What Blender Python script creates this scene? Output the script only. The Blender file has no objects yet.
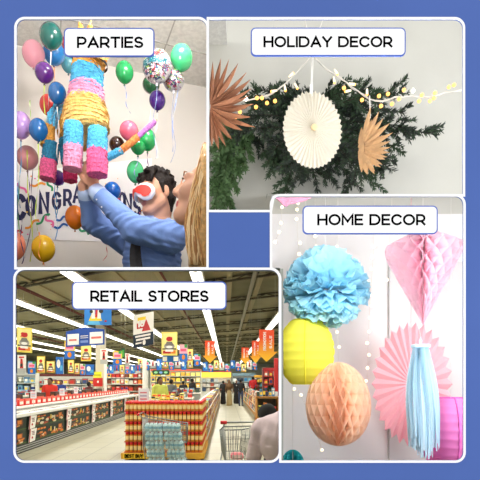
import bpy, math, random
from mathutils import Vector, Matrix, Euler
PI = math.pi
rnd = random.Random(7)
SC = bpy.context.scene
COL = SC.collection
CZ = 1.65                      # eye height of the camera above the shop floor
F = 480.0

def P(px, py, D):              # a point at distance D seen at the photo position px, py
    return Vector(((px - 226) * D / F, D, CZ + (380 - py) * D / F))

# ------------------------------------------------------------------ materials
MATS = {}
def lin(c):
    o = []
    for v in c[:3]:
        v = v / 255.0
        o.append(v / 12.92 if v <= .04045 else ((v + .055) / 1.055) ** 2.4)
    return (o[0], o[1], o[2], 1.0)

def mat(name, col, rough=.6, metal=0., emit=0., noise=None, bump=None, trans=0., sub=0., coat=0., alpha=1., spec=None):
    if name in MATS: return MATS[name]
    m = bpy.data.materials.new(name); m.use_nodes = True
    nt = m.node_tree; b = nt.nodes['Principled BSDF']
    c = lin(col)
    b.inputs['Base Color'].default_value = c
    b.inputs['Roughness'].default_value = rough
    b.inputs['Metallic'].default_value = metal
    if spec is not None: b.inputs['Specular IOR Level'].default_value = spec
    if emit:
        b.inputs['Emission Color'].default_value = c
        b.inputs['Emission Strength'].default_value = emit
    if trans: b.inputs['Transmission Weight'].default_value = trans
    if coat: b.inputs['Coat Weight'].default_value = coat; b.inputs['Coat Roughness'].default_value = .06
    if alpha < 1: b.inputs['Alpha'].default_value = alpha
    tc = None
    def obj_noise(scale, detail=4):
        t = nt.nodes.new('ShaderNodeTexCoord'); n = nt.nodes.new('ShaderNodeTexNoise')
        n.inputs['Scale'].default_value = scale; n.inputs['Detail'].default_value = detail
        nt.links.new(t.outputs['Object'], n.inputs['Vector']); return n
    if noise:
        n = obj_noise(noise[0]); r = nt.nodes.new('ShaderNodeValToRGB')
        k = noise[1]
        c2 = lin(noise[2]) if len(noise) > 2 else tuple(v * (1 - k) for v in c[:3]) + (1,)
        r.color_ramp.elements[0].color = c2; r.color_ramp.elements[0].position = .35
        r.color_ramp.elements[1].color = c if len(noise) > 2 else tuple(min(1, v * (1 + k * .5)) for v in c[:3]) + (1,)
        r.color_ramp.elements[1].position = .62
        nt.links.new(n.outputs['Fac'], r.inputs['Fac']); nt.links.new(r.outputs['Color'], b.inputs['Base Color'])
    if bump:
        n = obj_noise(bump[0]); bp = nt.nodes.new('ShaderNodeBump')
        bp.inputs['Strength'].default_value = bump[1]; bp.inputs['Distance'].default_value = .01
        nt.links.new(n.outputs['Fac'], bp.inputs['Height']); nt.links.new(bp.outputs['Normal'], b.inputs['Normal'])
    if sub:
        # thin paper: part of the light passes through
        tr = nt.nodes.new('ShaderNodeBsdfTranslucent'); tr.inputs['Color'].default_value = c
        mx = nt.nodes.new('ShaderNodeMixShader'); mx.inputs['Fac'].default_value = sub
        out = nt.nodes['Material Output']
        nt.links.new(b.outputs[0], mx.inputs[1]); nt.links.new(tr.outputs[0], mx.inputs[2]); nt.links.new(mx.outputs[0], out.inputs['Surface'])
    MATS[name] = m
    return m

# ------------------------------------------------------------------ objects
def tag(o, label=None, cat=None, group=None, kind=None):
    if label: o['label'] = label
    if cat: o['category'] = cat
    if group: o['group'] = group
    if kind: o['kind'] = kind
    return o

def thing(name, label, cat, loc=(0, 0, 0), group=None, rotz=0):
    o = bpy.data.objects.new(name, None); COL.objects.link(o)
    o.empty_display_size = .05
    o.location = loc; o.rotation_euler = (0, 0, rotz)
    return tag(o, label, cat, group)

class MB:
    """collects shapes and links them as ONE mesh object"""
    def __init__(s): s.v = []; s.f = []; s.m = []; s.sm = []
    def add(s, vs, fs, mi=0, smooth=False):
        b = len(s.v); s.v += [Vector(p) for p in vs]
        for f in fs:
            s.f.append([i + b for i in f]); s.m.append(mi); s.sm.append(smooth)
    def box(s, c, d, mi=0, rz=0, rot=None):
        x, y, z = d[0] / 2, d[1] / 2, d[2] / 2
        vs = [Vector(p) for p in [(-x,-y,-z),(x,-y,-z),(x,y,-z),(-x,y,-z),(-x,-y,z),(x,-y,z),(x,y,z),(-x,y,z)]]
        R = rot if rot is not None else Matrix.Rotation(rz, 3, 'Z')
        vs = [R @ p + Vector(c) for p in vs]
        s.add(vs, [(0,3,2,1),(4,5,6,7),(0,1,5,4),(1,2,6,5),(2,3,7,6),(3,0,4,7)], mi)
    def bbox(s, c, d, bev=.1, mi=0, rot=None):          # box with chamfered edges
        hx, hy, hz = d[0] / 2, d[1] / 2, d[2] / 2; b = min(hx, hy, hz) * bev
        loops = []
        for z, i in ((-hz, b), (-hz + b, 0), (hz - b, 0), (hz, b)):
            ax, ay = hx - i, hy - i
            loops.append([(-ax + b,-ay,z),(ax - b,-ay,z),(ax,-ay + b,z),(ax,ay - b,z),(ax - b,ay,z),(-ax + b,ay,z),(-ax,ay - b,z),(-ax,-ay + b,z)])
        R = rot if rot is not None else Matrix.Identity(3)
        vs = [R @ Vector(p) + Vector(c) for l in loops for p in l]; fs = []
        for k in range(3):
            for i in range(8):
                j = (i + 1) % 8; fs.append((k*8+i, k*8+j, k*8+8+j, k*8+8+i))
        fs.append(tuple(range(7, -1, -1))); fs.append(tuple(range(24, 32)))
        s.add(vs, fs, mi)
    def tube(s, pts, r, n=6, mi=0, caps=True, smooth=True):
        pts = [Vector(p) for p in pts]
        N = len(pts); rs = r if isinstance(r, (list, tuple)) else [r] * N
        vs = []; up = None
        for i, p in enumerate(pts):
            t = (pts[min(i + 1, N - 1)] - pts[max(i - 1, 0)])
            if t.length < 1e-9: t = Vector((0, 0, 1))
            t.normalize()
            if up is None:
                up = Vector((0, 0, 1)) if abs(t.z) < .9 else Vector((1, 0, 0))
            a = t.cross(up)
            if a.length < 1e-6: a = t.cross(Vector((0, 1, 0)))
            a.normalize(); bb = a.cross(t).normalized(); up = bb
            for k in range(n):
                an = 2 * PI * k / n
                vs.append(p + (a * math.cos(an) + bb * math.sin(an)) * rs[i])
        fs = []
        for i in range(N - 1):
            for k in range(n):
                j = (k + 1) % n; fs.append((i*n+k, i*n+j, i*n+n+j, i*n+n+k))
        if caps: fs.append(tuple(range(n - 1, -1, -1))); fs.append(tuple(range((N-1)*n, N*n)))
        s.add(vs, fs, mi, smooth)
    def lathe(s, prof, n=20, mi=0, c=(0, 0, 0), M=None, jit=None, smooth=True, mis=None, sx=1, sy=1):
        """prof: list of (radius, z)"""
        c = Vector(c); vs = []
        for i, (r, z) in enumerate(prof):
            for k in range(n):
                a = 2 * PI * k / n
                rr = r * (1 + (jit(i, k) if jit else 0))
                p = Vector((rr * math.cos(a) * sx, rr * math.sin(a) * sy, z))
                vs.append((M @ p if M is not None else p) + c)
        b = len(s.v); s.v += vs
        for i in range(len(prof) - 1):
            for k in range(n):
                j = (k + 1) % n
                s.f.append([b + i*n+k, b + i*n+j, b + i*n+n+j, b + i*n+n+k]); s.m.append(mis[i] if mis else mi); s.sm.append(smooth)
        if prof[0][0] > 1e-5: s.f.append([b + k for k in range(n - 1, -1, -1)]); s.m.append(mis[0] if mis else mi); s.sm.append(False)
        if prof[-1][0] > 1e-5: s.f.append([b + (len(prof)-1)*n + k for k in range(n)]); s.m.append(mis[-1] if mis else mi); s.sm.append(False)
    def ell(s, c, r, n=16, m=10, mi=0, M=None, jit=None, smooth=True):
        prof = [(max(1e-6, math.sin(PI * i / m)), -math.cos(PI * i / m)) for i in range(m + 1)]
        S = Matrix.Diagonal(Vector(r)); MM = (M @ S) if M is not None else S
        s.lathe(prof, n, mi, c, MM, jit, smooth)
    def prism(s, poly, y0, y1, mi=0, fn=None):           # polygon in x,z extruded along y
        n = len(poly); fn = fn or (lambda x, y, z: (x, y, z))
        vs = [fn(x, y0, z) for x, z in poly] + [fn(x, y1, z) for x, z in poly]
        fs = [tuple(range(n)), tuple(range(2*n - 1, n - 1, -1))]
        for i in range(n):
            j = (i + 1) % n; fs.append((j, i, n + i, n + j))
        s.add(vs, fs, mi)
    def quad(s, a, b, c, d, mi=0): s.add([a, b, c, d], [(0, 1, 2, 3)], mi)
    def build(s, name, mats, parent=None, loc=None, world=False, rot=None):
        me = bpy.data.meshes.new(name)
        off = Vector((0, 0, 0))
        if world: off = Vector(parent.location) if parent is not None and loc is None else Vector(loc or (0, 0, 0))
        me.from_pydata([tuple(p - off) for p in s.v], [], s.f)
        ms = mats if isinstance(mats, (list, tuple)) else [mats]
        for m in ms: me.materials.append(m)
        me.polygons.foreach_set('material_index', s.m); me.polygons.foreach_set('use_smooth', s.sm)
        me.update()
        o = bpy.data.objects.new(name, me); COL.objects.link(o)
        if parent is not None: o.parent = parent
        if loc is not None: o.location = loc
        if rot is not None: o.rotation_euler = rot
        return o

def struct(o): o['kind'] = 'structure'; return o
def dup(o, loc=None, rot=None, label=None, group=None, scale=None, parent=None):
    c = o.copy(); COL.objects.link(c)
    if parent is not None: c.parent = parent
    if loc is not None: c.location = loc
    if rot is not None: c.rotation_euler = rot
    if scale is not None: c.scale = scale
    if label: c['label'] = label
    if group: c['group'] = group
    for ch in list(o.children): dup(ch, parent=c)
    return c

# ------------------------------------------------------------------ lettering
def arc(cx, cy, rx, ry, a0, a1, n=14):
    return [(cx + rx * math.cos(math.radians(a0 + (a1 - a0) * i / n)), cy + ry * math.sin(math.radians(a0 + (a1 - a0) * i / n))) for i in range(n + 1)]
GL = {
 'A': (.98, [[(0,0),(.5,1),(1,0)], [(.17,.3),(.83,.3)]]),
 'B': (.82, [[(0,0),(0,1),(.55,1)] + arc(.55,.76,.38,.24,90,-90,8) + [(0,.52)], [(.5,.52),(.6,.52)] + arc(.6,.26,.4,.26,90,-90,8) + [(0,0)]]),
 'C': (.96, [arc(.55,.5,.55,.5,42,318,20)]),
 'D': (1.0, [[(0,0),(0,1),(.42,1)] + arc(.45,.5,.55,.5,90,-90,14) + [(0,0),(0,.1)]]),
 'E': (.72, [[(1,1),(0,1),(0,0),(1,0)], [(0,.51),(.9,.51)]]),
 'F': (.7, [[(1,1),(0,1),(0,0)], [(0,.48),(.9,.48)]]),
 'G': (.98, [arc(.55,.5,.55,.5,42,325,20) + [(1,.5),(.62,.5)]]),
 'H': (.9, [[(0,0),(0,1)], [(1,0),(1,1)], [(0,.5),(1,.5)]]),
 'I': (.0, [[(0,0),(0,1)]]),
 'L': (.66, [[(0,1),(0,0),(1,0)]]),
 'M': (1.08, [[(0,0),(0,1),(.5,.3),(1,1),(1,0)]]),
 'N': (.9, [[(0,0),(0,1),(1,0),(1,1)]]),
 'O': (1.1, [arc(.5,.5,.5,.5,90,450,26)]),
 'P': (.8, [[(0,0),(0,1),(.5,1)] + arc(.55,.67,.45,.33,90,-90,10) + [(0,.34)]]),
 'R': (.8, [[(0,0),(0,1),(.5,1)] + arc(.55,.67,.45,.33,90,-90,10) + [(0,.34)], [(.58,.34),(1,0)]]),
 'S': (.74, [arc(.5,.75,.46,.25,35,180,9) + arc(.5,.75,.46,.25,190,262,5) + arc(.5,.25,.5,.25,82,-5,5) + arc(.5,.25,.5,.25,-10,-148,9)]),
 'T': (.8, [[(0,1),(1,1)], [(.5,1),(.5,0)]]),
 'U': (.86, [[(0,1),(0,.42)] + arc(.5,.42,.5,.42,180,360,14) + [(1,1)]]),
 'V': (.95, [[(0,1),(.5,0),(1,1)]]),
 'X': (.9, [[(0,0),(1,1)], [(0,1),(1,0)]]),
 'Y': (.9, [[(0,1),(.5,.45),(1,1)], [(.5,.45),(.5,0)]]),
 '1': (.35, [[(0,.85),(1,1),(1,0)]]),
 '2': (.7, [arc(.5,.72,.48,.28,160,-30,12) + [(0,0),(1,0)]]),
 '0': (.8, [arc(.5,.5,.5,.5,90,450,22)]),
 '5': (.7, [[(.95,1),(.1,1),(.05,.55)] + arc(.5,.33,.5,.33,120,-150,14)]),
 '9': (.75, [arc(.5,.68,.5,.32,0,360,16) + arc(.5,.5,.5,.5,0,-120,9)]),
 '%': (.9, [arc(.2,.8,.2,.2,0,360,8), arc(.8,.2,.2,.2,0,360,8), [(.1,0),(.9,1)]]),
}
def ribbon2d(pl, w):
    """flat ribbon of width w along a 2-D polyline -> list of quads"""
    pl = [Vector(p) for p in pl]
    closed = (pl[0] - pl[-1]).length < 1e-4
    n = len(pl); L = []; R = []
    if not closed:
        pl[0] = pl[0] + (pl[0] - pl[1]).normalized() * w / 2
        pl[-1] = pl[-1] + (pl[-1] - pl[-2]).normalized() * w / 2
    for i in range(n):
        if closed:
            a = pl[i] - pl[i - 1 if i > 0 else n - 2]; b = pl[i + 1 if i < n - 1 else 1] - pl[i]
        else:
            a = pl[i] - pl[i - 1] if i > 0 else pl[1] - pl[0]
            b = pl[i + 1] - pl[i] if i < n - 1 else pl[-1] - pl[-2]
        a.normalize(); b.normalize()
        na = Vector((-a.y, a.x)); nb = Vector((-b.y, b.x)); nn = na + nb
        if nn.length < 1e-6: nn = na
        nn.normalize(); k = 1 / max(.42, nn.dot(na))
        L.append(pl[i] + nn * k * w / 2); R.append(pl[i] - nn * k * w / 2)
    return [(R[i], R[i + 1], L[i + 1], L[i]) for i in range(n - 1)]
def text2d(s, height, width=None, weight=.13, track=.17):
    """quads (2-D) of a line of capitals, lower left at 0,0"""
    def adv(ch): return .42 if ch == ' ' else GL[ch][0] * (1 - weight * .2) + weight
    tot = sum(adv(c) for c in s) + track * (len(s) - 1)
    sx = (width / (tot * height)) if width else 1
    out = []; x = 0
    for ch in s:
        if ch != ' ':
            w, pls = GL[ch]; h = weight / 2; ww = adv(ch) - weight
            for pl in pls:
                q = [(x + h + px * ww, h + py * (1 - weight)) for px, py in pl]
                q = [(a * sx, b) for a, b in q]
                for qd in ribbon2d(q, weight): out.append([(p.x * height, p.y * height) for p in qd])
        x += adv(ch) + track
    return out
def put_text(mb, s, fn, height, width=None, weight=.13, mi=0, track=.17):
    for q in text2d(s, height, width, weight, track):
        mb.add([fn(x, z) for x, z in q], [(0, 1, 2, 3)], mi)

def rrect(x0, y0, x1, y1, r, n=8, corners=(1, 1, 1, 1)):
    """rounded rectangle; corners: lower left, lower right, upper right, upper left (y up)"""
    out = []
    for (cx, cy, a0, on) in ((x0 + r, y0 + r, 180, corners[0]), (x1 - r, y0 + r, 270, corners[1]), (x1 - r, y1 - r, 0, corners[2]), (x0 + r, y1 - r, 90, corners[3])):
        if on: out += arc(cx, cy, r, r, a0, a0 + 90, n)
        else: out.append((x0 if cx < (x0 + x1) / 2 else x1, y0 if cy < (y0 + y1) / 2 else y1))
    return out

# ------------------------------------------------------------------ camera and daylight
cam = bpy.data.cameras.new('camera'); co = bpy.data.objects.new('camera', cam); COL.objects.link(co)
co.location = (0, 0, CZ); co.rotation_euler = (PI / 2, 0, 0)
cam.sensor_width = 36; cam.lens = 36; cam.shift_x = 14 / 480; cam.shift_y = 140 / 480
cam.clip_start = .05; cam.clip_end = 400
SC.camera = co
SC.view_settings.view_transform = 'Standard'; SC.view_settings.look = 'None'
SC.view_settings.exposure = 0; SC.view_settings.gamma = 1
w = bpy.data.worlds.new('world'); SC.world = w; w.use_nodes = True
w.node_tree.nodes['Background'].inputs[0].default_value = (1, 1, 1, 1)
w.node_tree.nodes['Background'].inputs[1].default_value = 1.08

def area(name, loc, target, size, power, col=(255, 250, 240), size_y=None, spread=None):
    l = bpy.data.lights.new(name, 'AREA'); o = bpy.data.objects.new(name, l); COL.objects.link(o)
    l.energy = power; l.color = lin(col)[:3]; l.size = size
    if size_y: l.shape = 'RECTANGLE'; l.size_y = size_y
    if spread: l.spread = spread
    o.location = loc
    d = Vector(target) - Vector(loc)
    o.rotation_euler = d.to_track_quat('-Z', 'Y').to_euler()
    return o

# ------------------------------------------------------------------ the blue display wall with its four openings
DB = 1.5
s = DB / F
def bx(px): return (px - 226) * s
def bz(py): return CZ + (380 - py) * s
def pp(poly): return [(bx(x), bz(y)) for x, y in poly]
def flip(poly): return poly
BLUE = mat('display_blue', (69, 100, 174), .75, noise=(3, .04))
WHITE = mat('frame_white', (252, 252, 252), .5)
# openings in photo measure, y downwards
def rr(x0, y0, x1, y1, r, tl=1, tr=1, br=1, bl=1):
    return rrect(x0, y0, x1, y1, r, 8, (tl, tr, br, bl))
op_party = rr(17, 20, 206.4, 267.4, 8, 1, 1, 0, 0)
op_store = rr(16.2, 270.2, 278.6, 460.3, 9)
op_home = [(281.3, 460.3)] + arc(269.6, 279.2, 11.7, 11.7, 0, -78, 6) + arc(280, 204.8, 8, 8, 180, 270, 8) + arc(454.8, 204.8, 8, 8, 270, 360, 8) + arc(454.8, 452.3, 8, 8, 0, 90, 8)
op_hol = [(209, 20)] + arc(454.4, 28, 8, 8, 270, 360, 8) + [(462.4, 194.6), (278, 194.6)] + arc(278, 202.6, 8, 8, 270, 225, 4) + [(270, 210.2), (209, 210.2)]
def curve_sheet(name, loops, y, thick, m, kindname):
    cu = bpy.data.curves.new(name, 'CURVE'); cu.dimensions = '2D'; cu.fill_mode = 'BOTH'; cu.extrude = thick / 2
    for lp in loops:
        sp = cu.splines.new('POLY'); sp.points.add(len(lp) - 1); sp.use_cyclic_u = True
        for i, (a, b) in enumerate(lp): sp.points[i].co = (a, b, 0, 1)
    o = bpy.data.objects.new(name + '_tmp', cu); COL.objects.link(o)
    o.rotation_euler = (PI / 2, 0, 0); o.location = (0, y, 0)
    dg = bpy.context.evaluated_depsgraph_get(); dg.update()
    me = bpy.data.meshes.new_from_object(o.evaluated_get(dg))
    me.transform(o.matrix_world.copy() if False else Matrix.Translation((0, y, 0)) @ Matrix.Rotation(PI / 2, 4, 'X'))
    bpy.data.objects.remove(o); bpy.data.curves.remove(cu)
    me.name = name; me.materials.clear(); me.materials.append(m)
    r = bpy.data.objects.new(name, me); COL.objects.link(r)
    return r
outer = [(-140, -60), (620, -60), (620, 907), (-140, 907)]
struct(curve_sheet('wall_front', [pp(outer)] + [pp(o) for o in (op_party, op_store, op_home, op_hol)], DB, .003, BLUE, ''))
# white frames round the openings
def offset(poly, d):
    n = len(poly); out = []
    ar = sum(poly[i][0] * poly[(i + 1) % n][1] - poly[(i + 1) % n][0] * poly[i][1] for i in range(n))
    sg = 1 if ar > 0 else -1
    for i in range(n):
        p0, p1, p2 = Vector(poly[i - 1]), Vector(poly[i]), Vector(poly[(i + 1) % n])
        a = p1 - p0; b = p2 - p1
        if a.length < 1e-6: a = b
        if b.length < 1e-6: b = a
        a = a.normalized(); b = b.normalized()
        nn = Vector((a.y, -a.x)) * sg + Vector((b.y, -b.x)) * sg
        if nn.length < 1e-6: nn = Vector((a.y, -a.x)) * sg
        nn.normalize(); k = min(1.5, 1 / max(.3, nn.dot(Vector((a.y, -a.x)) * sg)))
        out.append((p1.x + nn.x * d * k, p1.y + nn.y * d * k))
    return out
for i, (op, y) in enumerate(((op_hol, .0022), (op_party, .0028), (op_home, .0034), (op_store, .004))):
    struct(curve_sheet('trim_%d' % (i + 1), [pp(offset(op, 2.3)), pp(op)], DB - y, .002, WHITE, ''))

# the four name plaques hanging before the openings
INK = mat('black_ink', (3, 3, 4), .9, spec=0.); EDGE = mat('plaque_blue_edge', (72, 104, 196), .5); PLQ = mat('plaque_white', (255, 255, 255), .5)
WIRE = mat('clear_nylon', (235, 235, 235), .3, alpha=.25)
def plaque(x0, y0, x1, y1, words, tx0, tx1, ty0, ty1, label):
    s = (DB - .014) / F
    c = P((x0 + x1) / 2, (y0 + y1) / 2, DB - .012)
    t = thing('plaque', label, 'sign', c)
    def loc(poly): return [((x - (x0 + x1) / 2) * s, -(y - (y0 + y1) / 2) * s) for x, y in poly]
    a = MB(); a.prism(loc(rr(x0, y0, x1, y1, 5)), .002, -.002); a.build('edge_band', EDGE, t)
    a = MB(); a.prism(loc(rr(x0 + 1.2, y0 + 1.2, x1 - 1.2, y1 - 1.2, 4)), .001, -.0024); a.build('face_panel', PLQ, t)
    a = MB()
    ox = (tx0 - (x0 + x1) / 2) * s; oz = -(ty1 - (y0 + y1) / 2) * s
    put_text(a, words, lambda x, z: (ox + x, -.0027, oz + z), (ty1 - ty0) * s, (tx1 - tx0) * s, .19, track=.13)
    a.build('lettering', INK, t)
    for k in (.15, .85):
        a = MB(); xx = (x0 + (x1 - x0) * k - (x0 + x1) / 2) * s
        top = (y0 - (18.4 if y0 < 100 else (196 if y0 < 250 else 269))) * s + (y1 - y0) / 2 * s
        a.tube([(xx, .0025, (y1 - y0) / 2 * s - .01), (xx, .0025, top)], .00012, 4); a.build('hanging_wire', WIRE, t)
plaque(64, 28.3, 154.6, 57, 'PARTIES', 77.3, 143.3, 37.2, 48.6, 'white plaque with blue rim lettered PARTIES')
plaque(250.6, 28, 405.6, 56.5, 'HOLIDAY DECOR', 263.5, 392, 36.8, 47.9, 'white plaque with blue rim lettered HOLIDAY DECOR')
plaque(302.4, 205.8, 437.6, 234.4, 'HOME DECOR', 317.2, 425, 214.3, 225.6, 'white plaque with blue rim lettered HOME DECOR')
plaque(72, 281.6, 226.6, 309.8, 'RETAIL STORES', 90.6, 208.5, 290.6, 302, 'white plaque with blue rim lettered RETAIL STORES')
# =================================================================== PARTY ROOM
WP = Vector((-1.306, 3.0, 0)); WD = Vector((.935, .354, 0)); WN = Vector((.354, -.935, 0))
HC = CZ + 2.094
def onwall(px, py, off=0.):
    r = Vector(((px - 226) / F, 1, (380 - py) / F))
    q = WP + WN * off - Vector((0, 0, 0))
    t = q.dot(WN) / r.dot(WN)
    return Vector((0, 0, CZ)) + r * t
PW = mat('party_wall', (222, 217, 211), .8, bump=(60, .05))
PC = mat('ceiling_tile', (226, 225, 220), .9, bump=(90, .25), noise=(40, .1))
GRID = mat('ceiling_grid', (176, 174, 168), .6)
def wallpt(u, z): return Vector((WP.x + WD.x * u, WP.y + WD.y * u, z))
a = MB(); u0, u1 = -.35, 1.42
zs = lambda D: CZ + 111.6 / 480 * D
za, zb = zs(wallpt(u0, 0).y), zs(wallpt(u1, 0).y)
a.add([wallpt(u0, za), wallpt(u1, zb), wallpt(u1, HC), wallpt(u0, HC)] + [wallpt(u0, za) - WN * .02, wallpt(u1, zb) - WN * .02, wallpt(u1, HC) - WN * .02, wallpt(u0, HC) - WN * .02],
      [(0,1,2,3),(7,6,5,4),(0,4,5,1),(1,5,6,2),(2,6,7,3),(3,7,4,0)])
struct(a.build('wall_back', PW))
# ceiling slab with its grid of bars
a = MB()
def slab(mb, pts, z0, z1, mi=0):
    n = len(pts); vs = [(x, y, z0) for x, y in pts] + [(x, y, z1) for x, y in pts]
    fs = [tuple(range(n - 1, -1, -1)), tuple(range(n, 2 * n))] + [(i, (i + 1) % n, n + (i + 1) % n, n + i) for i in range(n)]
    mb.add(vs, fs, mi)
ca = wallpt(u0, 0); cb = wallpt(u1, 0)
slab(a, [(-.72, 1.51), (-.04, 1.51), (cb.x, cb.y), (ca.x, ca.y)], HC, HC + .02)
struct(a.build('ceiling', PC))
k = 0
def bar(p, q, nm):
    p = Vector(p); q = Vector(q); d = q - p; ang = math.atan2(d.y, d.x)
    a = MB(); c = (p + q) / 2; a.box((c.x, c.y, HC - .002), (d.length, .007, .004), rz=ang); struct(a.build(nm, GRID))
g1 = Vector((-.4386, 2.965, 0)); 
for j, o in enumerate((0, -.42, -.84)):
    c = g1 - WN * o * -1 if False else g1 + WN * (-o)
    p = c - WD * (.9 - .25 * j); q = c + WD * .36
    bar(p, q, 'trim_%d' % (10 + j))
g2 = Vector((-.359, 2.956, 0))
for j, o in enumerate((0, -.62)):
    c = g2 + WD * o
    bar(c - WN * .22, c + WN * 1.2, 'trim_%d' % (15 + j))
# side walls and the slab beneath, along the edges of the opening
a = MB()
def raywall(px, D0, D1, z0, z1, th=.006):
    x0, x1 = (px - 226) * D0 / F, (px - 226) * D1 / F
    mb = MB()
    vs = [(x0, D0, zs(D0)), (x1, D1, zs(D1)), (x1, D1, z1), (x0, D0, z1)]
    t = [(x + th, y, z) for x, y, z in vs]
    mb.add(vs + t, [(0,1,2,3),(7,6,5,4),(0,4,5,1),(1,5,6,2),(2,6,7,3),(3,7,4,0)])
    return mb
struct(raywall(207.4, 1.505, 3.47, 2.19, HC).build('wall_right', PW))
struct(raywall(4, 1.505, 2.97, 2.19, HC).build('wall_left', PW))

# ---- lamp of the party room
area('party_ceiling_lamp', (-.24, 2.1, 3.70), (-.7, 2.9, 2.6), .35, 21, (255, 252, 248))
area('party_uplight_fill', (-.4, 1.6, 2.97), (-.62, 3.0, 3.3), .3, 9.5, (255, 250, 244))  # added fill light, unseen, to lift the ceiling and back wall

# ---- banner
BAN = mat('banner_white', (240, 238, 240), .7); NAVY = mat('banner_navy', (26, 27, 80), .7)
CONF = [mat('confetti_' + n, c, .7) for n, c in (('orange', (240, 150, 40)), ('green', (20, 140, 90)), ('pink', (235, 110, 170)), ('blue', (30, 90, 170)), ('red', (225, 60, 60)), ('yellow', (250, 200, 60)))]
a = MB()
b0, b1, b2, b3 = onwall(10, 238.6, .004), onwall(152, 243, .004), onwall(152, 158, .004), onwall(10, 173, .004)
def ban(u, v, off=0):            # u along, v up in the banner
    lo = b0.lerp(b1, u); hi = b3.lerp(b2, u)
    return lo.lerp(hi, v) + WN * off
N = 24
for i in range(N):
    o0, o1 = .006 * math.sin(i * .9), .006 * math.sin((i + 1) * .9)
    a.add([ban(i / N, 0), ban((i + 1) / N, 0), ban((i + 1) / N, 1), ban(i / N, 1)], [(0, 1, 2, 3)], 0)
ban_mb = a
a = ban_mb
rc = random.Random(3)
def squig(cx, cy, L, ang, amp, wd, mi):
    pts = [(cx + math.cos(ang) * L * (t - .5) - math.sin(ang) * amp * math.sin(t * 6.5), cy + math.sin(ang) * L * (t - .5) + math.cos(ang) * amp * math.sin(t * 6.5)) for t in [i / 8 for i in range(9)]]
    for qd in ribbon2d(pts, wd): a.add([onwall(p.x, p.y, .0068) for p in reversed(qd)], [(0, 1, 2, 3)], mi + 1)
for cx, cy, L, an, am, mi in ((38, 184.5, 13, -.1, 1.2, 0), (32, 224, 14, -.6, 1.5, 0), (43, 219, 15, -.7, 1.5, 1), (49.5, 221, 12, .9, 2, 2), (61, 226, 12, -.2, 1.5, 3), (62, 218.5, 10, -.3, 1.3, 3), (22, 188, 12, .7, 1, 2), (84, 231, 10, .5, 1.4, 1), (50, 186, 9, 1, 1, 1), (18, 231, 8, .3, 1, 4), (113, 214, 9, .4, 1.3, 1), (144, 200, 8, 1.0, 1.2, 2)):
    squig(cx, cy, L, an, am, 2.2, mi)
for i in range(80):
    cx, cy = rc.uniform(14, 148), rc.uniform(176, 236)
    r = rc.uniform(.5, 1.1); mi = rc.randrange(6)
    if 188 < cy < 218 and rc.random() < .7: continue
    a.add([onwall(cx + math.cos(t) * r, cy + math.sin(t) * r * .8, .0065) for t in [-2 * PI * k / 6 for k in range(6)]], [tuple(range(6))], mi + 1)
bn = a.build('congratulations_banner', [BAN] + CONF, loc=b0, world=True)
tag(bn, 'white paper banner lettered CONGRATULATIONS in navy with confetti, on the party wall', 'banner')
a = MB()
word = 'CONGRATULATIONS'
# letters follow an arch; each letter at its own place
spots = [(19.5, 207, 29, 11), (31, 205.8, 23, 10), (44, 203, 24, 9.5), (56.5, 200.7, 20, 8.5), (67.5, 197.5, 19, 8), (77, 194.3, 19.5, 8), (85.5, 193, 18, 7.5),
         (93, 192.5, 17, 7), (100, 193, 17, 6.5), (106, 194, 17, 6.5), (112, 196, 17, 7), (117.5, 198, 17, 3), (122, 200, 18, 7), (128, 202.5, 20, 7.5), (137, 207, 21, 7)]
for ch, (cx, cy, hh, ww) in zip(word, spots):
    w_, pls = GL[ch]
    wt = .25
    for pl in pls:
        q = [(wt / 2 + x * (1 - wt), wt / 2 + y * (1 - wt)) if ch != 'I' else (.5, y) for x, y in pl]
        ar = 1.0 * ww / hh
        q2 = [(x * ar, y) for x, y in q]
        for qd in ribbon2d(q2, wt * (.62 if ww < 9 else .7)):
            a.add([onwall(cx + (p.x / ar - .5) * ww, cy - (p.y - .5) * hh, .0062) for p in qd], [(0, 1, 2, 3)])
a.build('lettering', NAVY, bn, world=True)


# ---- balloons
def ribbon_path(p, L, amp, seed):
    r = random.Random(seed); ph = r.uniform(0, 6)
    sx = r.uniform(-.03, .03)
    return [p + Vector((amp * math.sin(ph + t * 7) * t + sx * t, amp * .5 * math.cos(ph + t * 6) * t, -L * t)) for t in [i / 16 for i in range(17)]]
RIB = {}
def balloon(cx, cy, rx, ry, col, D, label, rib=None, L=.25, tilt=0, shine=True, knot=True):
    nm = 'balloon_%d_%d_%d' % col
    m = mat(nm, col, .22, coat=.6, sub=.12)
    km = mat(nm + '_knot', tuple(int(v * .6) for v in col), .4)
    c = P(cx, cy, D); k = D / F
    R = rx * k; H = ry * k
    prof = []
    n = 18
    for i in range(n + 1):
        t = PI * i / n
        z = -math.cos(t); r = math.sin(t)
        if z < 0: r *= (1 - .16 * (z * z)) ; 
        prof.append((max(1e-5, R * r), H * z))
    a = MB(); a.lathe(prof, 28)
    o = a.build('balloon', m, loc=c, rot=(0, tilt, 0)); tag(o, label, 'balloon', 'party balloons')
    if knot:
        b = MB(); b.lathe([(.0012, -H + .001), (.004, -H - .003), (.0025, -H - .005), (.006, -H - .010), (.0055, -H - .012)], 10); b.build('knot', km, o)
    if rib:
        rm = mat('ribbon_%d_%d_%d' % rib, rib, .35)
        b = MB(); pts = ribbon_path(Vector((0, 0, -H - .008)), L, .012, int(cx * 7 + cy))
        vs = []; fs = []
        for i, p in enumerate(pts):
            an = i * .55; d = Vector((math.cos(an), math.sin(an) * .6, 0)) * .0028
            vs += [p - d, p + d]
        for i in range(len(pts) - 1): fs.append((2*i, 2*i+1, 2*i+3, 2*i+2))
        b.add(vs, fs); b.build('ribbon', rm, o)
    return o
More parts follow.
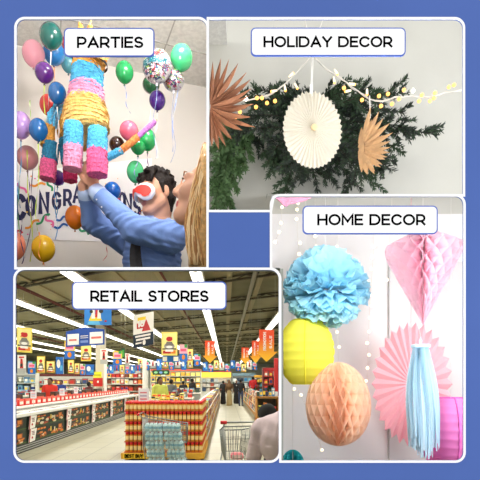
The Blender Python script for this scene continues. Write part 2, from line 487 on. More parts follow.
WR = (232, 228, 226); OR = (244, 140, 70); LG = (190, 215, 80); BL = (120, 140, 190); PU = (90, 45, 110); YE = (240, 225, 120); TQ = (70, 150, 200)
balloon(51, 36.2, 11.2, 13, (8, 92, 86), 2.5, 'dark teal balloon, the highest at the upper left of the party', WR, .55)
balloon(33.5, 54, 10.8, 13, (232, 160, 178), 2.62, 'soft pink balloon left of the dark teal one', None)
balloon(54, 53.5, 10.6, 11.5, (28, 118, 188), 2.72, 'mid blue balloon right behind the dark teal one', OR, .5)
balloon(68.5, 63, 7.5, 10, (86, 160, 176), 2.85, 'pale teal balloon between the mid blue one and the llama neck', None)
balloon(69, 44, 7, 9, (196, 44, 52), 2.95, 'red balloon mostly hidden behind the PARTIES plaque', None)
balloon(44.5, 73, 9.4, 10, (84, 26, 118), 2.45, 'purple balloon under the soft pink one', LG, .3)
balloon(57.2, 93.5, 8.9, 10.6, (10, 92, 158), 2.42, 'deep blue balloon at the left of the llama neck', WR, .3)
balloon(47.8, 105, 8, 10.3, (214, 62, 60), 2.6, 'red balloon behind the deep blue one', None)
balloon(21, 125.5, 10, 13.5, (186, 148, 212), 2.5, 'lilac balloon at the left edge', TQ, .35)
balloon(38.3, 130, 9.2, 11.3, (12, 104, 178), 2.45, 'bright blue balloon touching the lilac one', LG, .45)
balloon(27.5, 158, 10.4, 11.8, (222, 152, 156), 2.62, 'dusty pink balloon below the lilac one', PU, .2)
balloon(57.5, 178, 7.6, 7.5, (88, 30, 140), 2.8, 'small purple balloon behind the rear hoof of the llama', TQ, .2)
balloon(75, 217.5, 9.6, 12, (246, 132, 22), 2.62, 'orange balloon in front of the banner', None)
balloon(43.5, 248.5, 11.4, 13.5, (240, 190, 22), 2.5, 'yellow balloon below the banner', OR, .012)
balloon(16.5, 246, 8.8, 14, (240, 140, 108), 2.5, 'salmon balloon at the lower left edge', PU, .01)
balloon(124.5, 72.5, 9, 11, (20, 156, 84), 2.75, 'green balloon hanging alone right of the llama neck', BL, .16)
balloon(181.5, 58, 11.3, 13, (62, 186, 118), 2.55, 'light green balloon right of the round foil balloon', BL, .42, tilt=.12)
balloon(157.3, 100.5, 8.2, 9.6, (66, 24, 128), 2.62, 'violet balloon below the foil balloons', WR, .25)
balloon(129, 131, 9.4, 9.6, (240, 112, 142), 2.62, 'rose pink balloon above the striped stick', None)
balloon(117, 145, 7.8, 8.2, (54, 30, 22), 2.66, 'brown balloon beside the llama front leg', None)
balloon(147.5, 140, 8.6, 11, (38, 178, 96), 2.66, 'larger of the two bright green balloons under the striped stick', PU, .15)
balloon(138, 147, 7.4, 7.8, (26, 166, 84), 2.6, 'smaller of the two bright green balloons under the striped stick', BL, .12)
balloon(135.3, 172, 8.6, 11, (72, 194, 128), 2.66, 'mint green balloon behind the forehead of the masked man', WR, .12)
balloon(112.3, 191, 8.4, 9, (22, 98, 190), 2.7, 'blue balloon between the raised arms and the masked face', WR, .1)
balloon(151, 85, 8.5, 8.5, (26, 84, 50), 2.9, 'dark green balloon behind the round foil balloon', WR, .4)
balloon(84, 174, 5, 6, (92, 56, 44), 2.9, 'brown balloon behind the raised fist', None)

# foil balloons with a confetti print
FOIL = mat('foil_silver', (196, 196, 200), .42, metal=.6)
FP = [mat('foil_' + n, c, .3, metal=.2) for n, c in (('black', (32, 28, 40)), ('teal', (14, 104, 118)), ('red', (186, 40, 34)), ('purple', (110, 60, 130)), ('lime', (150, 190, 90)), ('white', (245, 245, 245)), ('pink', (225, 140, 160)))]
def foil(cx, cy, rx, ry, D, label, words, seed):
    k = D / F; R = rx * k; H = ry * k; th = .055
    t = thing('foil_balloon', label, 'balloon', P(cx, cy, D), 'foil balloons')
    ang = .12
    M = Matrix.Rotation(-.12, 3, 'Z')
    def surf(x, z, off=0):                     # x,z in -1..1
        q = min(1, x * x + z * z); 
        y = -th * (1 - q) ** .5 - off
        r = math.sqrt(q)
        return M @ Vector((x * R, y, z * H))
    a = MB(); n = 36; rings = 9
    for side in (1, -1):
        vs = [M @ Vector((0, -th * side, 0))]; fs = []
        for i in range(1, rings + 1):
            q = math.sin(PI / 2 * i / rings)
            for j in range(n):
                an = 2 * PI * j / n
                pk = 1 + (.012 * math.sin(18 * an) if i >= rings - 1 else 0)
                vs.append(M @ Vector((q * R * math.cos(an) * pk, -side * th * math.cos(PI / 2 * i / rings) * (1 + .03 * math.sin(18 * an) * q), q * H * math.sin(an) * pk)))
        for j in range(n):
            jn = (j + 1) % n
            fs.append((0, 1 + j, 1 + jn) if side == 1 else (0, 1 + jn, 1 + j))
            for i in range(rings - 1):
                q4 = (1 + i*n + j, 1 + (i+1)*n + j, 1 + (i+1)*n + jn, 1 + i*n + jn)
                fs.append(q4 if side == 1 else q4[::-1])
        a.add(vs, fs, 0, True)
    a.build('foil_body', FOIL, t)
    r = random.Random(seed); a = MB()
    for i in range(420):
        an = r.uniform(0, 2 * PI); q = math.sqrt(r.random()) * .95
        x, z = q * math.cos(an), q * math.sin(an)
        if words and z > -.2 and abs(x) < .9 and z < .56 and r.random() < .8: continue
        sz = r.uniform(.05, .11); a0 = r.uniform(0, 6); nn = r.choice((4, 5, 6))
        try:
            pts = [surf(x + sz * math.cos(a0 - 2 * PI * j / nn), z + sz * math.sin(a0 - 2 * PI * j / nn) * .8, .0006) for j in range(nn)]
        except Exception: continue
        a.add(pts, [tuple(range(nn))], r.choice((0, 0, 1, 1, 2, 3, 4, 5, 6, 0)))
    a.build('confetti_print', FP, t)
    if words:
        a = MB()
        for wd, x0, z0, h, W, wt, mi in words:
            put_text(a, wd, lambda x, z: surf(x0 + x, z0 + z + .1 * (x0 + x) ** 2 * -1, .0045), h, W, wt, mi)
        a.build('lettering', [FP[2], FP[1]], t) if words else None
    b = MB(); b.box((0, 0, -H - .006), (.012, .003, .016)); b.build('tail', FOIL, t)
    b = MB(); pts = ribbon_path(Vector((0, 0, -H - .012)), .38, .02, seed)
    b.tube(pts, .0012, 5); b.build('ribbon', mat('ribbon_120_140_190', BL, .35), t)
foil(157, 66.3, 14.6, 17, 2.5, 'round foil balloon lettered HAPPY RETIREMENT with confetti print', [('HAPPY', -.55, .22, .3, 1.05, .23, 0), ('RETIREMENT', -.84, -.16, .33, 1.66, .22, 1)], 4)
foil(173.5, 80.5, 10.8, 10, 2.58, 'smaller confetti foil balloon under the light green balloon', None, 9)

# loose curling ribbons hanging down before the wall, from balloons above the opening
for i, (x, y0, y1, c, D) in enumerate(((27, 150, 262, (196, 210, 70), 2.56), (20, 172, 262, (90, 150, 90), 2.6), (33, 168, 258, (110, 95, 120), 2.64), (39, 232, 264, (244, 150, 60), 2.42), (55, 176, 240, (80, 150, 210), 2.66), (46, 140, 178, (90, 70, 120), 2.62), (30, 100, 136, (170, 200, 120), 2.7), (22, 218, 264, (60, 40, 90), 2.45), (108, 238, 262, (200, 110, 110), 2.8))):
    p = P(x, y0, D); L = (y1 - y0) * D / F
    b = MB(); pts = ribbon_path(Vector((0, 0, 0)), L, .014, i + 40); vs = []; fs = []
    for j, q in enumerate(pts):
        an = j * .6 + i; d = Vector((math.cos(an), math.sin(an) * .6, 0)) * .003; vs += [q - d, q + d]
    for j in range(len(pts) - 1): fs.append((2*j, 2*j+1, 2*j+3, 2*j+2))
    b.add(vs, fs); o = b.build('curling_ribbon', mat('ribbon_%d_%d_%d' % c, c, .4), loc=p)
    tag(o, ('yellow green', 'grey green', 'grey violet', 'orange', 'sky blue', 'dull purple', 'pale green', 'dark purple', 'thin red')[i] + ' ribbon hanging ' + ('by the left edge over the banner', 'at the far left over the banner', 'left of the second banner letter', 'before the yellow balloon', 'before the banner under the rear hoof', 'above the banner left of the rear hoof', 'below the left red balloon', 'before the salmon balloon', 'down the wall beside the man')[i], 'ribbon', 'hanging party ribbons')

# ---- llama pinata (tissue paper fringe in rings)
TI = {n: mat('tissue_' + n, c, .85, bump=(180, .9), noise=(110, .3), sub=.1) for n, c in (('blue', (86, 186, 232)), ('pink', (252, 160, 198)), ('hotpink', (244, 104, 158)), ('orange', (248, 202, 122)), ('amber', (234, 170, 76)), ('magenta', (206, 40, 100)), ('paleblue', (150, 205, 235)), ('teal', (40, 130, 170)))}
def fringe(mb, path, radii, mi, rows, n=44, seed=0, sx=1.0, amp=.07):
    rows *= 2; amp *= .75
    """stacked frills of tissue round a path (path[0] at top)"""
    r = random.Random(seed); path = [Vector(p) for p in path]
    def at(t):
        f = t * (len(path) - 1); i = min(int(f), len(path) - 2); f -= i
        return path[i].lerp(path[i + 1], f), radii[i] + (radii[i + 1] - radii[i]) * f, (path[i + 1] - path[i]).normalized()
    vs = []; fs = []; cnt = 0
    for k in range(rows):
        for t, g in ((k / rows, .97), ((k + .55) / rows, 1.0), ((k + 1) / rows, 1.03)):
            c, R, d = at(min(1, t)); x = d.cross(Vector((0, 1, 0)))
            if x.length < .1: x = Vector((1, 0, 0))
            x.normalize(); y = d.cross(x).normalized()
            for j in range(n):
                an = 2 * PI * j / n; rr = R * g * (1 + r.uniform(-amp, amp))
                vs.append(c + x * math.cos(an) * rr * sx + y * math.sin(an) * rr + d * r.uniform(-.003, .004))
            cnt += 1
    for i in range(cnt - 1):
        for j in range(n):
            jn = (j + 1) % n; fs.append((i*n+j, i*n+jn, (i+1)*n+jn, (i+1)*n+j))
    fs.append(tuple(range(n - 1, -1, -1))); fs.append(tuple(range((cnt-1)*n, cnt*n)))
    mb.add(vs, fs, mi, False)
pin = thing('llama_pinata', 'striped tissue paper llama pinata held up over the man', 'pinata', P(86, 178, 2.38))
DP = 2.36; kp = DP / F
def seg(name, m, pts, D=DP, rows=3, seed=0, sx=1, amp=.07):
    """pts: (px, py, radius px)"""
    a = MB(); fringe(a, [P(x, y, D if len(q) == 0 else q[0]) for x, y, r, *q in pts], [r * (D / F) for x, y, r, *q in pts], 0, rows, seed=seed, sx=sx, amp=amp)
    a.build(name, TI[m], pin, world=True)
seg('neck_collar', 'amber', [(92, 50, 15.5), (89.5, 60, 15.5), (88, 70, 15)], rows=3, seed=1)
seg('neck_band', 'blue', [(88.5, 68.5, 15), (87, 80, 15.2), (86.5, 91, 16)], rows=4, seed=2)
seg('neck_band', 'pink', [(86.5, 87, 16.3), (86.5, 96, 17), (86, 105, 18.5)], rows=3, seed=3)
seg('chest', 'orange', [(86.5, 100, 17.5), (86, 108, 20.5), (86, 118, 22.3), (86.5, 131, 22.3), (87, 134, 19)], rows=6, seed=4, amp=.05)
seg('hip', 'pink', [(70, 100, 10, 2.55), (66, 112, 11, 2.6), (64, 124, 9, 2.62), (66, 134, 6, 2.62)], rows=4, seed=5)
seg('belly', 'amber', [(78, 118, 17, 2.55), (76, 130, 20, 2.56), (79, 140, 17, 2.56), (81, 147, 10, 2.56)], rows=4, seed=6)
for nm, xs in (('front_leg', [('blue', (73.2, 124, 9.3), (73.5, 136, 9.4), (73.5, 147, 9.2)), ('pink', (73.5, 145, 9.2), (73, 158, 9.2), (72.5, 169, 9))]),
               ('front_leg', [('blue', (98, 129, 9.3), (97.5, 140, 9.7), (97.3, 151, 10)), ('pink', (97.3, 149, 9.9), (97.3, 162, 10.2), (97.3, 175, 9.9))])):
    root = None
    for i, (m, *pts) in enumerate(xs):
        D = 2.27
        a = MB(); fringe(a, [P(x, y, D) for x, y, r in pts], [r * D / F for x, y, r in pts], 0, 3, seed=int(pts[0][0]) + i)
        if root is None: root = a.build(nm, TI[m], pin, world=True)
        else:
            o = a.build('hoof_band', TI['hotpink' if m == 'pink' and pts[0][0] > 80 else m], None); o.parent = root
            o.data.transform(Matrix.Translation(-pin.location))
for D, xs in ((2.5, [('amber', (49, 126, 6), (47.5, 138, 6.5), (47, 146, 6.5)), ('teal', (51.5, 143, 7.6), (50.5, 152, 7.8), (49.5, 161, 7.8)), ('hotpink', (49.3, 159, 7.7), (48, 169, 8), (47, 179, 8.2))]),
              (2.52, [('teal', (66, 140, 7), (67, 152, 7), (68.5, 163, 6.8)), ('magenta', (69.5, 160, 6.8), (70.3, 170, 6.8), (70.5, 181, 6.6))])):
    root = None
    for i, (m, *pts) in enumerate(xs):
        a = MB(); fringe(a, [P(x, y, D) for x, y, r in pts], [r * D / F for x, y, r in pts], 0, 3, seed=int(pts[0][0]) + i + 50)
        if root is None: root = a.build('rear_leg', TI[m], pin, world=True)
        else:
            o = a.build('leg_band' if m == 'teal' else 'hoof_band', TI[m], None); o.parent = root; o.data.transform(Matrix.Translation(-pin.location))
# tail tuft: strips
a = MB(); rt = random.Random(5)
for i in range(46):
    p = P(rt.uniform(54, 64), rt.uniform(102, 112), 2.5); q = P(rt.uniform(46, 58), rt.uniform(116, 130), 2.5 + rt.uniform(-.04, .04))
    mid = (p + q) / 2 + Vector((rt.uniform(-.02, .02), rt.uniform(-.02, .02), rt.uniform(0, .02)))
    d = Vector((.005, 0, .003)); a.add([p - d, p + d, mid - d, mid + d, q - d, q + d], [(0, 1, 3, 2), (2, 3, 5, 4)], rt.randrange(2))
a.build('tail', [TI['blue'], TI['paleblue']], pin, world=True)
# head with muzzle, ears and bridle
a = MB(); fringe(a, [P(92, 40, 2.34), P(92, 45, 2.32), P(91, 53, 2.32)], [.05, .068, .074], 0, 4, seed=11); hd = a.build('head', TI['amber'], pin, world=True)
a = MB(); fringe(a, [P(98, 42, 2.28), P(101, 47, 2.22), P(104, 52, 2.18)], [.05, .046, .03], 0, 3, seed=12); o = a.build('muzzle', TI['orange'], hd); o.data.transform(Matrix.Translation(-pin.location))
for x, tx in ((82, 79), (89, 92)):
    a = MB(); a.tube([P(x + 3, 40, 2.34), P(x + 1, 33, 2.34), P((x + tx) / 2, 27, 2.34), P(tx, 22 if x < 85 else 25, 2.34)], [.02, .02, .014, .003], 10, smooth=False)
    o = a.build('ear', TI['amber'], hd); o.data.transform(Matrix.Translation(-pin.location))
BRID = mat('bridle_black', (28, 24, 22), .7)
a = MB(); c0 = P(89.5, 61, DP); RR = 17.6 * kp; pts = []
for i in range(29):
    an = 2 * PI * i / 28; pts.append(c0 + Vector((RR * math.cos(an), RR * math.sin(an), -.021 * math.cos(an) + .006 * math.sin(an))))
for i in range(28):
    z = Vector((0, 0, .0085)); a.add([pts[i] - z, pts[i + 1] - z, pts[i + 1] + z, pts[i] + z], [(0, 1, 2, 3)])
a.build('bridle', BRID, pin, world=True)
ROPE = mat('rope_yellow', (238, 214, 130), .7)
a = MB(); a.tube([P(91, 33, 2.34), P(88, 27, 2.36), P(91, 22, 2.36), P(92, 12, 2.36), (P(92, 12, 2.36).x, 2.36, HC)], .003, 6); a.build('hanging_rope', ROPE, pin, world=True)

# ---- striped fringe stick
t = thing('pinata_stick', 'stick wrapped in blue, orange and purple tissue fringe above the green balloons', 'stick', P(131, 142, 2.5))
TI['purple'] = mat('tissue_purple', (206, 130, 214), .8, bump=(180, .9), noise=(70, .3)); TI['coral'] = mat('tissue_coral', (246, 150, 84), .85, bump=(180, .9), noise=(70, .3))
for nm, m, p, q, r in (('blue_fringe', 'blue', (103, 160), (122, 150), 3.6), ('orange_fringe', 'coral', (119, 152), (138, 137), 3.3), ('purple_fringe', 'purple', (136, 138.5), (155, 121.5), 2.4)):
    a = MB(); fringe(a, [P(p[0], p[1], 2.5), P((p[0]+q[0])/2, (p[1]+q[1])/2, 2.5), P(q[0], q[1], 2.5)], [r * 2.5 / F] * 3, 0, 6, n=18, seed=int(p[0]), amp=.2); a.build(nm, TI[m], t, world=True)
a = MB(); a.tube([P(104, 159.5, 2.5), P(157, 119.8, 2.5)], .004, 8); a.build('wooden_core', mat('wood_pale', (200, 170, 130), .6), t, world=True)
# =================================================================== PEOPLE: one continuous surface grown round a skeleton
import numpy as np
def grow(prims, res, k=.02, cut=None, noise=None):
    """prims: ('c', a, b, ra, rb, mat[, k]) tapered capsule | ('e', c, (rx,ry,rz), rot3x3 or None, mat[, k]) ellipsoid.
       returns verts, faces, material index of each face"""
    pts = []
    for p in prims:
        if p[0] == 'c':
            R = max(p[3], p[4])
            for q in (p[1], p[2]): pts += [np.array(q) - R, np.array(q) + R]
        else:
            R = max(p[2]); pts += [np.array(p[1]) - R, np.array(p[1]) + R]
    lo = np.min(pts, 0) - 4 * res; hi = np.max(pts, 0) + 4 * res
    n = np.ceil((hi - lo) / res).astype(int) + 1
    ax = [lo[i] + np.arange(n[i]) * res for i in range(3)]
    D = np.full(tuple(n), 9.0, np.float32)
    def dist(p, X, Y, Z):
        if p[0] == 'c':
            a = np.array(p[1], float); b = np.array(p[2], float); d = b - a; L = max(1e-9, d @ d)
            t = np.clip(((X - a[0]) * d[0] + (Y - a[1]) * d[1] + (Z - a[2]) * d[2]) / L, 0, 1)
            q = np.sqrt((X - a[0] - t * d[0]) ** 2 + (Y - a[1] - t * d[1]) ** 2 + (Z - a[2] - t * d[2]) ** 2)
            return q - (p[3] + (p[4] - p[3]) * t)
        c = p[1]; r = np.array(p[2], float); x, y, z = X - c[0], Y - c[1], Z - c[2]
        if p[3] is not None:
            M = np.array(p[3], float); x, y, z = (M[0][0]*x + M[1][0]*y + M[2][0]*z, M[0][1]*x + M[1][1]*y + M[2][1]*z, M[0][2]*x + M[1][2]*y + M[2][2]*z)
        k0 = np.sqrt((x / r[0]) ** 2 + (y / r[1]) ** 2 + (z / r[2]) ** 2)
        k1 = np.sqrt((x / r[0]**2) ** 2 + (y / r[1]**2) ** 2 + (z / r[2]**2) ** 2)
        return np.where(k1 > 1e-9, k0 * (k0 - 1) / np.maximum(k1, 1e-9), -min(r))
    for p in prims:
        kk = k
        if p[0] == 'c' and len(p) > 6: kk = p[6]
        if p[0] == 'e' and len(p) > 5: kk = p[5]
        R = max(p[3], p[4]) if p[0] == 'c' else max(p[2])
        q0 = np.minimum(p[1], p[2]) if p[0] == 'c' else np.array(p[1])
        q1 = np.maximum(p[1], p[2]) if p[0] == 'c' else np.array(p[1])
        i0 = np.maximum(0, ((q0 - R - kk - 3*res - lo) / res).astype(int)); i1 = np.minimum(n, ((q1 + R + kk + 3*res - lo) / res).astype(int) + 2)
        sl = tuple(slice(i0[i], i1[i]) for i in range(3))
        X, Y, Z = np.meshgrid(*[ax[i][sl[i]] for i in range(3)], indexing='ij', sparse=True)
        d = dist(p, X, Y, Z); e = D[sl]
        h = np.clip(.5 + .5 * (e - d) / kk, 0, 1)
        D[sl] = e + (d - e) * h - kk * h * (1 - h)
    X, Y, Z = np.meshgrid(*ax, indexing='ij', sparse=True)
    if noise: D = D + noise(X, Y, Z).astype(np.float32)
    if cut is not None:
        for (pn, pd) in cut: D = np.maximum(D, X * pn[0] + Y * pn[1] + Z * pn[2] - pd)
    S = D < 0
    # surface nets
    acc = np.zeros(tuple(n - 1) + (3,)); cnt = np.zeros(tuple(n - 1))
    nx, ny, nz = n - 1
    base = np.stack(np.meshgrid(np.arange(nx), np.arange(ny), np.arange(nz), indexing='ij'), -1).astype(float)
    offs = [(i, j, l) for i in (0, 1) for j in (0, 1) for l in (0, 1)]
    for o in offs:
        for axn in range(3):
            if o[axn]: continue
            o2 = list(o); o2[axn] = 1
            a = D[o[0]:o[0]+nx, o[1]:o[1]+ny, o[2]:o[2]+nz]; b = D[o2[0]:o2[0]+nx, o2[1]:o2[1]+ny, o2[2]:o2[2]+nz]
            m = (a < 0) != (b < 0)
            t = np.where(m, a / np.where(m, a - b, 1), 0)
            for c in range(3):
                acc[..., c] += np.where(m, (t if c == axn else o[c]), 0)
            cnt += m
    act = cnt > 0
    idx = np.full(tuple(n - 1), -1, int); idx[act] = np.arange(act.sum())
    V = (base[act] + acc[act] / cnt[act][:, None]) * res + lo
    faces = []
    for axn in range(3):
        sh = [slice(1, m - 1) for m in n]; sh[axn] = slice(0, n[axn] - 1)
        s2 = list(sh); s2[axn] = slice(1, n[axn])
        a = S[tuple(sh)]; b = S[tuple(s2)]
        c = np.argwhere(a != b); flip = a[a != b]
        off = np.array([s_.start for s_ in sh]); c = c + off
        u, v = [(1, 2), (2, 0), (0, 1)][axn]
        def g(du, dv):
            q = c.copy(); q[:, u] -= du; q[:, v] -= dv
            return idx[q[:, 0], q[:, 1], q[:, 2]]
        quad = np.stack([g(1, 1), g(0, 1), g(0, 0), g(1, 0)], 1)
        quad[~flip] = quad[~flip][:, ::-1]
        faces.append(quad)
    FA = np.concatenate(faces); FA = FA[(FA >= 0).all(1)]
    C = V[FA].mean(1)
    best = np.full(len(C), 9.); mi = np.zeros(len(C), int)
    for p in prims:
        d = dist(p, C[:, 0], C[:, 1], C[:, 2]); q = d < best
        best = np.where(q, d, best); mi = np.where(q, p[5] if p[0] == 'c' else p[4], mi)
    return V, FA, mi
def grow_obj(name, prims, res, mats, parent=None, k=.02, cut=None, noise=None, recolor=None):
    V, FA, mi = grow(prims, res, k, cut, noise)
    if recolor is not None: mi = recolor(V[FA].mean(1), mi)
    off = np.array(parent.location) if parent is not None else np.zeros(3)
    me = bpy.data.meshes.new(name)
    me.from_pydata((V - off).tolist(), [], FA.tolist())
    for m in mats: me.materials.append(m)
    me.polygons.foreach_set('material_index', mi.astype(np.int32)); me.polygons.foreach_set('use_smooth', np.ones(len(FA), bool)); me.update()
    o = bpy.data.objects.new(name, me); COL.objects.link(o)
    if parent is not None: o.parent = parent
    return o
def frame(fwd, up):
    f = Vector(fwd).normalized(); u = Vector(up); u = (u - f * u.dot(f)).normalized(); l = u.cross(f)
    return Matrix((f, l, u)).transposed()           # columns: forward, left, up
def head_prims(c, M, sc=1., skin=0, lip=1, neck=None, female=False):
    T = lambda x, y, z: tuple(Vector(c) + M @ Vector((x, y, z)) * sc)
    R = [list(r) for r in M]
    j = .9 if female else 1
    e = lambda p, r, m, k=.015: ('e', T(*p), tuple(v * sc for v in r), R, m, k * sc)
    cp = lambda a, b, r0, r1, m, k=.012: ('c', T(*a), T(*b), r0 * sc, r1 * sc, m, k * sc)
    pr = [e((-.012, 0, .03), (.096, .076, .094), skin), e((.035, 0, -.03), (.058, .057 * j, .078), skin, .03), e((.066, 0, -.098), (.022, .024, .02), skin, .025),
          cp((-.005, .054, -.05), (.056, .014, -.1), .02, .018, skin, .03), cp((-.005, -.054, -.05), (.056, -.014, -.1), .02, .018, skin, .03),
          cp((.09, 0, .018), (.109, 0, -.02), .009, .011, skin), e((.104, 0, -.028), (.016, .013, .011), skin, .01), e((.095, .012, -.031), (.01, .009, .008), skin, .008), e((.095, -.012, -.031), (.01, .009, .008), skin, .008),
          cp((.081, .04, .03), (.089, .01, .027), .010, .011, skin, .02), cp((.081, -.04, .03), (.089, -.01, .027), .010, .011, skin, .02),
          e((.066, .038, -.02), (.024, .022, .022), skin, .03), e((.066, -.038, -.02), (.024, .022, .022), skin, .03),
          e((.0855, 0, -.060), (.009, .022, .0045), lip, .006), e((.0845, 0, -.069), (.009, .018, .0055), lip, .006),
          e((-.012, .078, -.005), (.02, .009, .031), skin, .01), e((-.012, -.078, -.005), (.02, .009, .031), skin, .01)]
    return pr, T
def hand_prims(w, d, up, side, skin, curl=.6, sc=1., spread=.0):
    """w wrist, d direction of the fingers, up = back of the hand, side=+1/-1 where the thumb leaves"""
    d = Vector(d).normalized(); up = Vector(up); up = (up - d * up.dot(d)).normalized(); sd = d.cross(up) * side
    w = Vector(w); pr = []
    T = lambda a, b, c: tuple(w + (d * a + sd * b + up * c) * sc)
    for b in (-.027, -.009, .009, .027): pr.append(('c', T(.012, b * .6, 0), T(.085, b, 0), .013 * sc, .0115 * sc, skin, .012 * sc))
    for b, L in ((-.03, .062), (-.0105, .074), (.0105, .08), (.03, .072)):
        p = Vector((.088, b, 0)); a = curl * .55
        for sl, r in ((.46, .0098), (.3, .0088), (.24, .0078)):
            q = p + Vector((math.cos(a), spread * b * 6, -math.sin(a))) * L * sl
            pr.append(('c', T(*p), T(*q), r * sc, (r - .0008) * sc, skin, .004 * sc)); p = q; a += curl
    p = Vector((.022, .032, -.006))
    for (q, r) in ((Vector((.052, .052, -.016)), .0125), (Vector((.08, .06, -.03)), .0105), (Vector((.102, .056, -.042)), .009)):
        pr.append(('c', T(*p), T(*q), r * sc, (r - .001) * sc, skin, .008 * sc)); p = q
    return pr

SKIN = mat('skin_fair', (208, 154, 126), .5, sub=.05, noise=(12, .06)); LIPS = mat('lips', (196, 120, 108), .4)
SHIRT = mat('shirt_blue', (110, 142, 204), .75, bump=(14, .9), noise=(7, .1)); SHIRTW = mat('cuff_blue', (176, 198, 234), .75)
DMAN = 2.46
def Q(px, py, dy): return P(px, py, DMAN + dy)
man = thing('person', 'man in blue shirt wearing a red and white eye mask, arms raised to the llama', 'person', Q(150, 266, .05))
mb_ = []
hc = Q(156.5, 194.5, .02); HM = frame((-.76, -.65, -.05), (-.08, 0, 1))
hp, HT = head_prims(hc, HM, .94)
sh_l = Q(171, 237, -.06); el_l = Q(135, 230, -.14); wr_l = Q(97.5, 193, -.12)
sh_r = Q(128, 243, .16); el_r = Q(93.5, 222, .06); wr_r = Q(86.5, 194, -.06)
mb_ += [('e', tuple(Q(152, 262, .08)), (.155, .115, .2), None, 2, .03), ('e', tuple(Q(154, 240, .06)), (.14, .1, .09), None, 2, .04),
        ('c', tuple(sh_l), tuple(Q(140, 233, .1)), .072, .075, 2, .04), ('c', tuple(sh_r), tuple(Q(150, 235, .08)), .066, .07, 2, .04),
        ('c', tuple(sh_l), tuple(el_l), .078, .066, 2, .03), ('c', tuple(el_l), tuple(wr_l), .064, .04, 2, .02),
        ('c', tuple(sh_r), tuple(el_r), .07, .06, 2, .03), ('c', tuple(el_r), tuple(wr_r), .058, .04, 2, .02),
        ('c', tuple(wr_l.lerp(el_l, .03)), tuple(wr_l), .043, .041, 3, .008), ('c', tuple(wr_r.lerp(el_r, .03)), tuple(wr_r), .043, .041, 3, .008),
        ('c', tuple(wr_l), tuple(Q(93.5, 186.5, -.12)), .031, .027, 0, .012), ('c', tuple(wr_r), tuple(Q(83.5, 186, -.09)), .031, .027, 0, .012)]
mb_ += hp
mb_ += [('c', HT(-.035, 0, -.06), tuple(Q(158, 222, .06)), .054, .06, 0, .02)]
# shirt collar
mb_ += [('c', tuple(Q(146, 221, -.005)), tuple(Q(168, 221.5, .04)), .018, .02, 3, .012)]
mb_ += hand_prims(Q(93.5, 187, -.12), Vector((-.1, .05, 1)), Vector((.5, -.8, 0)), -1, 0, curl=.45, sc=.92)
mb_ += hand_prims(Q(83.5, 186.5, -.09), Vector((.1, -.2, 1)), Vector((-.9, -.35, 0)), 1, 0, curl=.75, sc=.95)
zcut = 1.65 + 112.2 / 480 * DMAN
cutn = Vector((0, 112.2 / 480, -1)).normalized()
cutp = [((cutn.x, cutn.y, cutn.z), cutn.z * CZ)]
def wrinkle(X, Y, Z): return .0042 * np.sin(70 * X + 30 * Z + 9 * np.sin(22 * Z)) * np.sin(46 * Z - 32 * X + 3 * np.sin(17 * Y)) * (Z < hc.z - .155)
grow_obj('body', mb_, .0052, [SKIN, LIPS, SHIRT, SHIRTW], man, .02, cutp, wrinkle)
# hair with loose curls
HAIR = mat('hair_dark', (27, 18, 14), .65, bump=(90, .8), noise=(60, .4), spec=.25)
rh = random.Random(2); hr = []
hr.append(('e', HT(-.022, 0, .052), (.082, .079, .078), [list(r) for r in HM], 0, .01)); hr.append(('e', HT(-.062, 0, .0), (.044, .07, .07), [list(r) for r in HM], 0, .02))
hr.append(('c', HT(.008, .072, .03), HT(.003, .077, -.012), .013, .007, 0, .01)); hr.append(('c', HT(-.045, .062, -.03), HT(-.06, .035, -.085), .022, .014, 0, .02))
for i in range(150):
    th = rh.uniform(0, 2 * PI); ph = rh.uniform(-.35, PI / 2)
    x, y, z = math.cos(ph) * math.cos(th), math.cos(ph) * math.sin(th), math.sin(ph)
    if x > .45 and z < .42: continue
    if x > 0 and z < .2: continue
    if abs(y) > .75 and z < .15 and x > -.3: continue
    p = (-.02 + x * .086, y * .083, .055 + z * .084)
    q = (p[0] + rh.uniform(-.02, .024), p[1] + rh.uniform(-.02, .02), p[2] + rh.uniform(-.012, .016))
    hr.append(('c', HT(*p), HT(*q), rh.uniform(.008, .013), .006, 0, .005))
for i in range(22):
    y = rh.uniform(-.066, .066); hr.append(('c', HT(.05, y, .105), HT(.088 - abs(y) * .35 + rh.uniform(-.006, .006), y + rh.uniform(-.012, .012), .056 + rh.uniform(-.012, .014)), .013, .008, 0, .006))
for i in range(14):
    y = rh.uniform(-.06, .06); hr.append(('c', HT(.035, y, .112), HT(.078 + rh.uniform(-.012, .012), y + rh.uniform(-.01, .01), .09 + rh.uniform(-.015, .018)), .015, .009, 0, .006))
grow_obj('hair', hr, .0048, [HAIR], man, .008)
